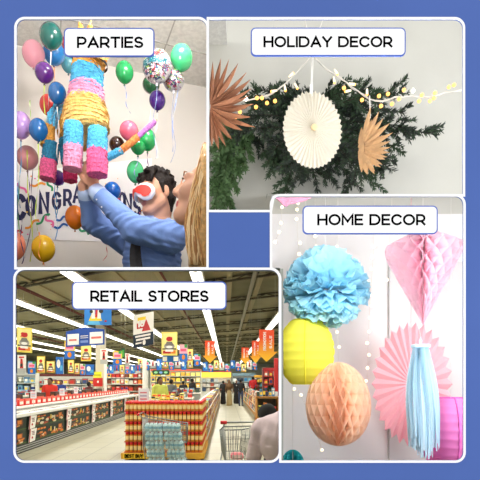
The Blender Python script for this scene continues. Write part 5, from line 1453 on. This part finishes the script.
def jar(x, y, k, lb): product('sauce_jar', 'jar', 'jar', jar_b, (x, y, ZR[k] + .0145), lb, 'red capped jars in the block')
for k in range(5):
    for i in range(NX):
        jar(JX0 + .04 + dx * (i + .5), JY0 + .045, k, 'red capped orange jar in the front of the jar block, %s layer up' % ORD[k])
    for j in range(1, NY):
        jar(JX0 + .04 + dx * (NX - .5), JY0 + .045 + .09 * j, k, 'red capped orange jar in the aisle side of the jar block, %s layer up' % ORD[k])
for j in range(1, 7):
    for i in range(NX - 1): jar(JX0 + .04 + dx * (i + .5), JY0 + .045 + .09 * j, 4, 'red capped orange jar on top of the jar block behind its front row')

# ------------------------------------------------------------------ trolleys
CHR = mat('trolley_steel', (150, 154, 152), .35, metal=.7); HRED = mat('handle_red', (206, 30, 36), .4); WHEEL = mat('wheel_grey', (60, 62, 64), .6)
def trolley(label, loc, rz, sc=1.0):
    t = thing('shopping_trolley', label, 'trolley', loc, 'shopping trolleys'); t.rotation_euler = (0, 0, rz)
    # basket: local y forward (narrow end), handle at y=0
    W0, W1, L, z0, z1, zf = .27 * sc, .19 * sc, .84 * sc, .42 * sc, .98 * sc, .84 * sc
    def rim(y, side, z): f = y / L; return Vector((side * (W0 + (W1 - W0) * f), y, z))
    def side_pt(f, side, v): y = L * f; zt = z1 + (zf - z1) * f; zb = z0 + .06 * f; return rim(y, side, zb + (zt - zb) * v) * 1 - Vector((side * .035 * (1 - v), 0, 0))
    a = MB(); a.tube([side_pt(0, -1, 1), side_pt(1, -1, 1), side_pt(1, 1, 1), side_pt(0, 1, 1), side_pt(0, -1, 1)], .011, 6)
    a.tube([side_pt(0, -1, 0), side_pt(1, -1, 0), side_pt(1, 1, 0), side_pt(0, 1, 0), side_pt(0, -1, 0)], .008, 6)
    a.build('basket_rim', CHR, t)
    for sd in (-1, 1):
        a = MB()
        for i in range(17): a.tube([side_pt(i / 16, sd, 0), side_pt(i / 16, sd, 1)], .0042, 4)
        for v in (.25, .5, .75): a.tube([side_pt(0, sd, v), side_pt(1, sd, v)], .0042, 4)
        a.build('side_grid', CHR, t)
    for f, nm in ((1, 'front_grid'), (0, 'rear_gate')):
        a = MB()
        for i in range(9): a.tube([side_pt(f, -1, 0).lerp(side_pt(f, 1, 0), i / 8), side_pt(f, -1, 1).lerp(side_pt(f, 1, 1), i / 8)], .0042, 4)
        for v in (.33, .66): a.tube([side_pt(f, -1, v), side_pt(f, 1, v)], .0042, 4)
        a.build(nm, CHR, t)
    a = MB()
    for i in range(9): a.tube([side_pt(0, -1, 0).lerp(side_pt(0, 1, 0), i / 8), side_pt(1, -1, 0).lerp(side_pt(1, 1, 0), i / 8)], .0042, 4)
    for i in range(7): a.tube([side_pt(i / 6, -1, 0), side_pt(i / 6, 1, 0)], .0042, 4)
    a.build('basket_floor', CHR, t)
    h = Vector((0, -.09, 1.05)) * sc
    a = MB(); a.tube([h + Vector((-.30 * sc, 0, 0)), h + Vector((.30 * sc, 0, 0))], .014, 8); hd_ = a.build('handle_bar', CHR, t)
    for sd in (-1, 1):
        b = MB(); b.tube([h + Vector((sd * .24 * sc, 0, 0)), h + Vector((sd * .33 * sc, 0, 0))], .026, 10); b.build('handle_grip', HRED, hd_)
        b = MB(); b.tube([h + Vector((sd * .27 * sc, 0, 0)), side_pt(0, sd, 1)], .011, 6); b.tube([side_pt(0, sd, 1), side_pt(0, sd, 0), Vector((sd * .25, .06, .14)) * sc, Vector((sd * .22, .8, .14)) * sc, side_pt(.9, sd, 0)], .012, 6); b.build('leg_frame', CHR, t)
        for yy in (.08, .78):
            b = MB(); b.lathe([(.03, -.014), (.055, -.012), (.06, 0), (.055, .012), (.03, .014)], 16, M=Matrix.Rotation(PI / 2, 3, 'Y'), c=(sd * .235 * sc, yy * sc, .06)); b.tube([(sd * .235 * sc, yy * sc, .06), (sd * .235 * sc, yy * sc, .15)], .01, 6); b.build('wheel', WHEEL, t)
    return t
t1 = trolley('shopping trolley standing between the water packs and the jar block', ((145 - 226) * 9.2 / F, 9.22, 0), -PI / 2, .96)
fb = thing('flat_trolley', 'low steel platform trolley under the stack of water packs', 'trolley', (P(163, 460, 8.5).x, 8.5, 0))
a = MB(); a.bbox((0, 0, .12), (.78, .3, .03), .3); a.build('platform', CHR, fb)
for sx in (-1, 1):
    for sy in (-1, 1):
        a = MB(); a.lathe([(.02, -.014), (.045, -.012), (.05, 0), (.045, .012), (.02, .014)], 14, M=Matrix.Rotation(PI / 2, 3, 'X'), c=(sx * .32, sy * .11, .051)); a.build('wheel', WHEEL, fb)
t2 = trolley('shopping trolley with red handle ends held by the man in pink grey', ((241 - 226) * 7.2 / F, 7.15, 0), .18, .98)
# packs of bottled water
WAT = mat('water_plastic', (206, 236, 240), .18, sub=.2); WRP = mat('shrink_wrap', (214, 236, 240), .12, alpha=.28); LBLW = mat('water_label', (90, 160, 184), .4); CAPW = mat('water_cap', (226, 240, 244), .4)
wp0 = None; nwp = 0
u = Vector((math.cos(-.12), math.sin(-.12), 0)); vv = Vector((.2, 1, 0)).normalized()
for k in range(5):
    for i in range(2):
        z = .137 + .152 * k
        c = P(153.5 + i * 18.2 + 1.6 * (4 - k) * (.9 if i else .5), 430, 8.5); loc = Vector((c.x, 8.5, z))
        lb = '%s pack of bottled water in the %s layer from the bottom of the water stack' % (('left', 'right')[i], ORD[k])
        if wp0 is None:
            wp0 = thing('water_pack', lb, 'water pack', loc, 'packs of bottled water')
            for ix in range(4):
                for iy in range(2):
                    b = MB(); b.lathe([(.03, 0), (.036, .006), (.036, .045), (.0365, .046), (.0365, .088), (.036, .089), (.034, .105), (.016, .126), (.014, .128), (.014, .142)], 10, mis=[0, 0, 0, 1, 0, 0, 0, 2, 2], c=((ix - 1.5) * .077, (iy - .5) * .08, 0)); b.build('bottle', [WAT, LBLW, CAPW], wp0)
            b = MB(); b.bbox((0, 0, .072), (.318, .168, .144), .2); b.build('shrink_wrap', WRP, wp0)
            wp0.rotation_euler = (0, 0, -.12)
        else: dup(wp0, loc, (0, 0, -.12 + (.05 if k % 2 else -.04)), lb)
# packet in the second trolley
a = MB(); a.bbox((0, 0, .05), (.2, .16, .1), .5); a.box((0, -.083, .05), (.16, .004, .05), 1); o = a.build('pink_packet', [pm_((232, 130, 140)), pm_((250, 216, 214))], loc=P(237, 459, 7.5)); tag(o, 'pink and white packet in the trolley beside the man in pink grey', 'packet')

# ------------------------------------------------------------------ shelves with goods
SHW = mat('shelf_white', (222, 222, 214), .5); SHB = mat('shelf_orange_edge', (196, 138, 70), .6); SHG = mat('shelf_grey', (150, 152, 146), .5)
PAL = {'mix': [(206, 60, 40), (236, 190, 60), (60, 120, 70), (40, 90, 150), (230, 226, 210), (226, 130, 50), (120, 60, 40), (90, 150, 160), (60, 60, 54), (196, 200, 90)],
       'warm': [(222, 70, 40), (236, 130, 50), (240, 190, 60), (230, 224, 206), (200, 50, 40), (120, 60, 34)], 'white': [(226, 226, 222), (200, 208, 214), (170, 182, 190), (206, 196, 186), (90, 94, 100), (180, 90, 70), (60, 80, 110)],
       'yellow': [(246, 220, 80), (250, 236, 140), (240, 200, 60), (236, 236, 220), (226, 180, 70)], 'red': [(190, 40, 40), (150, 30, 34), (110, 34, 30), (210, 80, 60)], 'blue': [(70, 140, 190), (120, 180, 210), (40, 60, 90), (220, 226, 230), (60, 80, 70)]}
CN = lambda c: ('white' if min(c) > 200 else 'dark' if max(c) < 100 else 'yellow' if c[0] > 190 and c[1] > 170 and c[2] < 150 else 'red' if c[0] > 140 and c[1] < 90 else 'orange' if c[0] > 190 and c[1] > 110 and c[2] < 110 else 'green' if c[1] > c[0] and c[1] > c[2] else 'blue' if c[2] > c[0] else 'brown')
rp_ = random.Random(77)
GOODS = []
def goods(loc, w, d, h, pal, where, group, rz=0):
    c = rp_.choice(PAL[pal]); kind = 'b' if rp_.random() < .3 and min(w, d) * 1.6 < h else 'box'
    c2 = rp_.choice(((244, 238, 220), (250, 214, 80), (210, 50, 44), (40, 60, 120))); c3 = rp_.choice(((240, 236, 226), (60, 50, 44), (220, 60, 50)))
    GOODS.append((w * h / loc[1] ** 2, loc, round(w, 2), round(d, 2), round(h, 2), c, kind, c2, c3, where, group, rz))
def place_goods():
    GOODS.sort(key=lambda g: -g[0]); cnt = {'b': 0, 'box': 0}; rest = MB(); rm = []
    for sz, loc, w, d, h, c, kind, c2, c3, where, group, rz in GOODS:
        cnt[kind] += 1
        if cnt[kind] <= 296:
            nm = 'bottle' if kind == 'b' else 'packet'
            product('goods_' + nm, nm, (w, d, h, c, kind), lambda: proto_box('x', min(w, d) if kind == 'b' else w, d, h, (c, c2, c3), kind), loc, '%s %s %s' % (CN(c), nm, where), group, rz)
        else:
            m = pm_(c)
            if m not in rm: rm.append(m)
            rest.bbox((loc[0], loc[1], loc[2] + h / 2), (w, d, h), .15, rm.index(m))
    if rest.v: tag(rest.build('far_shelf_goods', rm), 'the small far off packets on the shelves at the back of the shop', 'packets', None, 'stuff')
def gondola(name, label, X0, X1, Y0, Y1, zs, face, pal, where, step, top=None, edge=SHB, hh=None):
    """shelf run; face = +1/-1 the side (x) that shows; zs shelf heights; goods one row deep on that side"""
    t = thing(name, label, 'shelf', ((X0 + X1) / 2, (Y0 + Y1) / 2, 0)); W = X1 - X0; L = Y1 - Y0
    a = MB(); a.box((-face * W * .15, 0, zs[-1] / 2 + .01), (W * .3, L, zs[-1] + .02)); a.build('back_panel', SHG, t)
    for z in zs:
        a = MB(); a.bbox((0, 0, z - .015), (W, L, .03), .2); o = a.build('shelf_board', SHW, t)
        b = MB(); b.box((face * (W / 2 + .006), 0, z - .02), (.012, L, .045)); b.build('price_rail', edge, o)
    a = MB(); a.box((0, 0, zs[0] / 2 - .02), (W * .96, L, zs[0] - .04)); a.build('plinth', edge, t)
    n = int(L / step)
    for zi, z in enumerate(zs):
        gap = (zs[zi + 1] - z - .06) if zi + 1 < len(zs) else (hh or .26)
        for i in range(n):
            w = step * .86
            goods((face * (W / 2 - .13) + (X0 + X1) / 2, Y0 + step * (i + .5), z), .2, w, gap * rp_.uniform(.75, 1), pal, where, 'goods on ' + where.split(' of the ')[-1] if False else 'goods ' + where)
# left of the aisle: from the jar block to the back
gondola('aisle_shelf', 'long low shelf of mixed goods along the left side of the aisle', -1.1, -.47, 11.95, 40, (.16, .5, .84), 1, 'mix', 'on the long shelf along the left of the aisle', .56, hh=.24)
gondola('aisle_shelf', 'long low shelf of mixed goods along the right side of the aisle', 1.33, 2.0, 13.2, 44, (.16, .5, .84), -1, 'mix', 'on the long shelf along the right of the aisle', .6, hh=.3)
# end of the right shelf with an orange board, facing the camera
def shelf_front(name, label, px0, px1, D, zs, pal, where, step, header=None, depth=.5, hh=.28, ztop=None, wd=None, boards=SHW):
    X0, X1 = xl(px0, D), xl(px1, D); t = thing(name, label, 'shelf', ((X0 + X1) / 2, D + depth / 2, 0)); W = X1 - X0; ht = ztop or zs[-1] + hh + .05
    a = MB(); a.box((0, depth / 2, ht / 2), (W, .04, ht)); a.build('back_panel', SHG if pal != 'white' else SHW, t)
    for sd in (-1, 1): a = MB(); a.box((sd * (W / 2 - .02), .0, ht / 2), (.04, depth, ht)); a.build('side_panel', boards, t)
    for z in zs: a = MB(); a.bbox((0, -.02, z - .02), (W, depth, .04), .2); a.build('shelf_board', boards, t)
    a = MB(); a.box((0, 0, zs[0] / 2 - .02), (W * .98, depth * .9, max(.02, zs[0] - .04))); a.build('plinth', boards, t)
    if header:
        a = MB(); a.bbox((0, -depth / 2 + .05, header[1]), (W, .1, header[2]), .2); a.build('header_board', header[0], t)
    n = max(1, int((W - .1) / step))
    for zi, z in enumerate(zs):
        gap = (zs[zi + 1] - z - .08) if zi + 1 < len(zs) else hh
        for i in range(n):
            goods((X0 + .05 + (W - .1) * (i + .5) / n, D + .12, z), step * .84, .22, gap * rp_.uniform(.7, 1), pal, where, 'goods ' + where)
    return t
es = shelf_front('end_shelf', 'shelf end with an orange top board behind the stooping man', 256, 279.5, 12.4, (.3, .66), 'mix', 'on the shelf end behind the stooping man', .11, (SHB, 1.2, .05), .6, hh=.4, ztop=1.2, boards=SHB)
a = MB(); a.bbox((0, 0, 1.212), (.6, .6, .024), .2); a.build('top_board', SHB, es)
for i in range(7): goods((.84 + .08 * i, 12.62, 1.2245), .07, .12, .12 + .05 * (i % 3), 'blue', 'lying on top of the shelf end behind the stooping man', 'goods on top of the shelf end')
shelf_front('back_shelf', 'shelf of white goods with a dark header at the back left', 36, 95, 28, (.6, 1.02, 1.4), 'white', 'on the white shelf at the back left', .36, (pm_((96, 34, 30)), 1.93, .14), .5, hh=.34, ztop=2.0)
shelf_front('back_shelf', 'grey shelf of blue goods at the far left back', 10, 36, 27, (.6, 1.05, 1.5), 'blue', 'on the grey shelf at the far left back', .3, (pm_((190, 192, 186)), 1.98, .1), .5, hh=.34, ztop=2.05)
shelf_front('back_shelf', 'shelf of orange and red goods right of the beige pillar', 106, 147, 28.6, (.6, 1.0, 1.42, 1.8), 'warm', 'on the orange shelf right of the beige pillar', .26, None, .5, hh=.3, ztop=2.2)
shelf_front('back_shelf', 'shelf of yellow goods with a pale header at the middle back', 150, 201, 42, (.5, 1.0, 1.5, 2.0), 'yellow', 'on the yellow shelf at the middle back', .42, (pm_((226, 90, 70)), 2.52, .14), .6, hh=.36, ztop=2.6)
t = shelf_front('back_shelf', 'shelf of pale goods under a yellow lit band at the end of the aisle left', 201.5, 231, 48, (.5, 1.0, 1.45), 'white', 'on the shelf under the yellow lit band', .4, None, .6, hh=.4, ztop=2.5)
a = MB(); a.bbox((0, -.32, 2.17), (xl(231, 48) - xl(201.5, 48), .12, .5), .1); o = a.build('lit_band', mat('lit_yellow', (255, 214, 70), .4, emit=.75), t)
b = MB(); b.bbox((0, -.34, 2.47), (xl(231, 48) - xl(201.5, 48), .14, .09), .2); b.build('red_edge', pm_((190, 40, 50)), o)
shelf_front('back_shelf', 'dark red shelf display at the right edge of the shop', 262.8, 279, 27.6, (.5, .95, 1.4, 1.85), 'red', 'on the dark red display at the right edge', .24, (pm_((170, 30, 36)), 2.25, .2), .5, hh=.32, ztop=2.35, boards=pm_((130, 30, 32)))
shelf_front('back_shelf', 'brown shelf with a yellow top right of the aisle end', 254, 263, 46, (.5, 1.0, 1.45), 'mix', 'on the brown shelf with a yellow top', .24, (pm_((240, 180, 60)), 2.0, .22), .5, hh=.36, ztop=2.05, boards=pm_((110, 84, 50)))
shelf_front('back_shelf', 'pale blue topped shelf at the end of the aisle right', 232, 256, 52, (.5, 1.0, 1.5), 'blue', 'on the pale blue topped shelf at the aisle end', .4, (pm_((130, 160, 176)), 2.25, .3), .6, hh=.4, ztop=2.4)
# goods tables between the jar block and the back shelves
def table_run(label, px0, px1, D, z, pal, where, step, rows=2, hh=.2, top=(236, 232, 222)):
    X0, X1 = xl(px0, D), xl(px1, D); t = thing('display_table', label, 'display table', ((X0 + X1) / 2, D + .4, 0)); W = X1 - X0
    a = MB(); a.bbox((0, 0, z - .03), (W, .9, .06), .2); a.build('table_top', pm_(top), t)
    a = MB(); a.box((0, 0, (z - .06) / 2), (W * .96, .8, z - .06)); a.build('cabinet', SHG, t)
    n = max(1, int(W / step))
    for j in range(rows):
        for i in range(n): goods((X0 + W * (i + .5) / n, D + .12 + j * .3, z), step * .85, .22, hh * rp_.uniform(.6, 1.05) + .07 * j, pal, where, 'goods ' + where)
table_run('white table of yellow and red packets just behind the jar block', 150, 183, 12.9, 1.02, 'yellow', 'on the table just behind the jar block', .12)
table_run('white table of mixed packets behind the yellow packets', 165, 192.5, 16.5, 1.05, 'mix', 'on the table behind the yellow packets', .16)
table_run('table of blue and green packets nearer the back', 178, 200, 21, 1.1, 'blue', 'on the table of blue packets nearer the back', .2)
table_run('white chest of pale packets at the left behind the ledge', 17, 60, 21, .98, 'blue', 'on the white chest at the left behind the ledge', .3)
table_run('white chest of pale packets behind the person in maroon', 62, 91, 21.8, .98, 'white', 'on the white chest behind the person in maroon', .3)
# beige pillar with its red and yellow notices
c0, c1 = xl(95.5, 23), xl(104, 23)
a = MB(); a.bbox(((c0 + c1) / 2, 23.2, ZC / 2), (c1 - c0, .4, ZC), .1); o = a.build('pillar', mat('pillar_beige', (212, 204, 182), .8)); struct(o)
poster(93.3, 378, 102.7, 386.5, 22.6, [('e', .4, .4, .2, .3, WHT)], 'red notice on the beige pillar', 'notice_board', 'notice', (206, 36, 30), wires=False, group='notices on the pillar')
poster(93.3, 371.8, 101.5, 377.8, 22.6, [('r', .1, .3, .8, .3, (206, 196, 40))], 'yellow notice on the beige pillar above the red one', 'notice_board', 'notice', (244, 236, 50), wires=False, group='notices on the pillar')
a = MB(); a.bbox((xl(105.3, 22), 22, 1.2), (.12, .12, 2.4), .2); o = a.build('white_post', FWH); tag(o, 'white post standing right of the beige pillar', 'post')
a = MB(); a.bbox((xl(143.5, 24), 24.3, 1.35), (.18, .18, 2.7), .2); o = a.build('white_post', FWH); tag(o, 'white post at the right end of the orange goods shelf', 'post')
# red column at the right edge, potted plant beside it
a = MB(); a.bbox((xl(276.5, 23), 23.2, 1.35), (.2, .2, 2.7), .2); b_ = a.build('red_post', pm_((190, 34, 34))); tag(b_, 'red post at the right edge of the shop', 'post')
t = thing('potted_plant', 'dark leafy plant before the dark red display', 'plant', (xl(270, 26), 26, 0)); a = MB(); a.lathe([(.14, 0), (.2, .02), (.26, .5), (.24, .5), (.22, .44)], 16); a.build('pot', pm_((60, 50, 44)), t)
a = MB(); rl = random.Random(4)
for i in range(110):
    an, el_ = rl.uniform(0, 2 * PI), rl.uniform(-.2, 1.3); d = Vector((math.cos(an) * math.cos(el_), math.sin(an) * math.cos(el_), math.sin(el_) * 1.5)); p = Vector((0, 0, .75)) + d * rl.uniform(.05, .3); q = p + d * .22 - Vector((0, 0, .06)); s_ = d.cross(Vector((0, 0, 1))).normalized() * .05
    a.add([p, p.lerp(q, .5) + s_, q, p.lerp(q, .5) - s_], [(0, 1, 2, 3)])
a.build('foliage', mat('plant_green', (24, 52, 34), .6), t); a = MB(); a.tube([(0, 0, .44), (0, 0, .9)], .03, 6); a.build('stem', pm_((70, 56, 40)), t)

place_goods()
# ------------------------------------------------------------------ shoppers
SKD = mat('skin_brown', (120, 82, 62), .55); HBK = mat('hair_black', (10, 9, 9), .8)
def shopper(px, D, h, shirt, legs, label, yaw=PI, hair='hair', skin=SKD, skirt=False, hood=None, arms=0.):
    """yaw: direction faced, 0 = away from the camera"""
    t = thing('person', label, 'person', (xl(px, D), D, 0)); s_ = h / 1.7
    fw = Vector((math.sin(yaw), math.cos(yaw), 0)); lf = Vector((-fw.y, fw.x, 0)); o_ = Vector(t.location)
    V = lambda f, l, z: tuple(o_ + (fw * f + lf * l + Vector((0, 0, z))) * s_)
    c = lambda a_, b_, r0, r1, m, k=.03: ('c', V(*a_), V(*b_), r0 * s_, r1 * s_, m, k)
    M = frame(fw, (0, 0, 1)); R = [list(q) for q in M]
    pr = [('e', V(0, 0, 1.24), (.125 * s_, .19 * s_, .26 * s_), R, 1, .04), ('e', V(0, 0, .98), (.12 * s_, .165 * s_, .15 * s_), R, 1, .04), c((0, .17, 1.40), (0, -.17, 1.40), .065, .065, 1, .05), c((0, 0, 1.4), (.01, 0, 1.52), .055, .05, 0, .02)]
    for sd in (-1, 1):
        pr += [c((0, sd * .2, 1.38), (.02 + arms * .05, sd * .25, 1.12), .058, .046, 1), c((.02 + arms * .05, sd * .25, 1.12), (.08 + arms * .22, sd * (.23 - arms * .08), .9 + arms * .2), .043, .032, 1 if arms < .5 else 0, .02), ('e', V(.1 + arms * .25, sd * (.23 - arms * .1), .84 + arms * .22), (.035 * s_, .028 * s_, .06 * s_), R, 0, .02)]
        if not skirt: pr += [c((0, sd * .09, .92), (.01, sd * .1, .5), .095, .065, 2), c((.01, sd * .1, .5), (-.01, sd * .1, .08), .06, .042, 2, .02)]
        pr += [c((-.02, sd * .1, .04), (.14, sd * .11, .035), .04, .034, 3, .02)]
    if skirt: pr += [c((0, 0, .92), (0, 0, .12), .15, .2, 2, .05)]
    hp_, T = head_prims(V(.015, 0, 1.58), M, .95 * s_, 0, 0)
    pr += hp_
    grow_obj('body', pr, .0165, [skin, shirt, legs, mat('shoe_dark', (34, 30, 30), .5)], t, .02)
    if hood is not None:
        hp2 = [('e', T(-.03, 0, .03), (.11 * s_, .105 * s_, .125 * s_), R, 0, .02), ('c', T(-.05, 0, -.06), T(-.06, 0, -.3), .1 * s_, .2 * s_, 0, .06), ('c', T(-.05, .1, -.25), T(-.05, -.1, -.25), .12 * s_, .12 * s_, 0, .06)]
        if yaw > 1: hp2 = [('e', T(-.04, 0, .04), (.1 * s_, .1 * s_, .115 * s_), R, 0, .02), ('c', T(-.07, 0, -.06), T(-.06, 0, -.3), .09 * s_, .17 * s_, 0, .06)]
        grow_obj('head_scarf', hp2, .018, [hood], t, .03)
    else:
        hp2 = [('e', T(-.03, 0, .045), (.098 * s_, .086 * s_, .088 * s_), R, 0, .02), ('e', T(-.06, 0, .0), (.06 * s_, .078 * s_, .07 * s_), R, 0, .02)]
        if hair == 'long': hp2 += [('c', T(-.06, 0, 0), T(-.08, 0, -.2), .08 * s_, .06 * s_, 0, .03)]
        grow_obj('hair', hp2, .014, [HBK], t, .02)
    return t
cl = lambda n, c: mat('cloth_' + n, c, .8)
shopper(50, 16.4, 1.72, cl('red', (214, 48, 34)), cl('dark', (40, 40, 46)), 'man in a bright red shirt behind the freezers at the left', arms=.6)
shopper(61, 23.8, 1.64, cl('navy', (34, 56, 130)), cl('dark', (40, 40, 46)), 'person in a navy blue top behind the man in red')
shopper(89, 20.9, 1.56, cl('maroon', (84, 30, 34)), cl('dark', (40, 40, 46)), 'person in maroon before the red notice on the pillar', yaw=.6)
shopper(160, 15.4, 1.74, cl('lime', (200, 206, 96)), cl('dark', (40, 40, 46)), 'woman in a yellow green top behind the jar block', hair='long', yaw=2.6)
shopper(171.5, 20, 1.68, cl('grey', (96, 98, 98)), cl('dark', (40, 40, 46)), 'person in dark grey right of the woman in yellow green', yaw=.5)
shopper(183.3, 27, 1.6, cl('black', (26, 24, 26)), cl('dark', (40, 40, 46)), 'person in black before the yellow goods, left of another in black', yaw=.2)
shopper(192.3, 25, 1.72, cl('black', (26, 24, 26)), cl('dark', (40, 40, 46)), 'taller person in black at the right of the yellow goods', yaw=.8)
shopper(229.3, 31, 1.64, cl('brown', (104, 74, 44)), cl('khaki', (176, 156, 112)), 'woman in brown head scarf and long khaki skirt in the aisle', yaw=.1, skirt=True, hood=mat('scarf_brown', (104, 74, 44), .85))
shopper(223.2, 33, 1.6, cl('black', (26, 24, 26)), cl('black', (26, 24, 26)), 'person in black left of the woman in brown in the aisle', yaw=.3, skirt=True)
shopper(236.2, 33.5, 1.66, cl('black', (26, 24, 26)), cl('black', (26, 24, 26)), 'woman in black with white head scarf right of the woman in brown', yaw=2.8, skirt=True, hood=mat('scarf_white', (226, 222, 216), .85))
shopper(240.8, 30.5, 1.68, cl('black', (26, 24, 26)), cl('jeans', (52, 64, 96)), 'person in black top and blue jeans at the right of the aisle group', yaw=.4)
shopper(253, 37, 1.9, cl('crimson', (190, 32, 36)), cl('dark', (40, 40, 46)), 'person in crimson behind the shelf at the right of the aisle', yaw=.2)
# the stooping man in the foreground
DB2 = 5.2
def QB(px, py, dy=0): return P(px, py, DB2 + dy)
t = thing('person', 'man in a pinkish grey shirt stooping over a trolley at the right edge', 'person', (QB(275, 460).x, DB2, 0))
SHP = mat('shirt_mauve', (226, 204, 212), .8, bump=(18, .4), noise=(5, .08)); TRO = cl('trouser', (60, 60, 70))
xb = QB(277, 440).x
pr = [('e', tuple(QB(281, 437, .05)), (.22, .2, .26), None, 1, .05), ('e', (xb + .05, DB2 + .02, .95), (.23, .19, .24), None, 1, .06),
      ('c', tuple(QB(262, 428.5, .12)), tuple(QB(284, 421, .1)), .115, .12, 1, .05), ('c', tuple(QB(259.5, 431, .1)), tuple(QB(253.5, 457, .12)), .092, .085, 1, .04),
      ('c', tuple(QB(253.5, 455, .12)), tuple(QB(251, 468, .25)), .06, .05, 0, .01), ('c', tuple(QB(251, 468, .25)), tuple(QB(250, 462, .5)), .05, .034, 0, .02),
      ('c', tuple(QB(296, 430, .12)), tuple(QB(303, 458, .2)), .095, .08, 1, .04), ('c', tuple(QB(303, 456, .2)), tuple(QB(296, 460, .5)), .055, .036, 0, .02),
      ('c', tuple(QB(276, 425, .14)), tuple(QB(268, 420, .3)), .06, .052, 0, .02)]
for sd in (-1, 1): pr += [('c', (xb + .06 + sd * .1, DB2 + .02, .74), (xb + .06 + sd * .11, DB2 + .04, .48), .11, .075, 2, .04), ('c', (xb + .06 + sd * .11, DB2 + .04, .48), (xb + .06 + sd * .11, DB2, .09), .07, .05, 2, .02), ('c', (xb + .06 + sd * .11, DB2 - .02, .045), (xb + .06 + sd * .12, DB2 + .16, .04), .045, .038, 3, .02)]
HMb = frame((-.15, .9, -.45), (0, .45, .9)); hp_, T = head_prims(tuple(QB(267, 417.5, .3)), HMb, 1.0, 0, 0); pr += hp_
pr += hand_prims(QB(250, 462, .5), (-.2, 1, 0), (0, 0, 1), 1, 0, .6); pr += hand_prims(QB(296, 460, .5), (.1, 1, 0), (0, 0, 1), -1, 0, .6)
grow_obj('body', pr, .011, [SKD, SHP, TRO, mat('shoe_dark', (34, 30, 30), .5)], t, .03, None, lambda X, Y, Z: .008 * np.sin(34 * X + 12 * Z) * np.sin(22 * Z - 16 * X + 5 * Y) * (Z > .95))
hr = [('e', T(-.025, 0, .045), (.122, .105, .108), [list(q) for q in HMb], 0, .02), ('e', T(-.06, 0, .0), (.08, .094, .1), [list(q) for q in HMb], 0, .02), ('e', T(-.075, 0, -.06), (.05, .065, .06), [list(q) for q in HMb], 0, .03)]
grow_obj('hair', hr, .011, [HBK], t, .02)
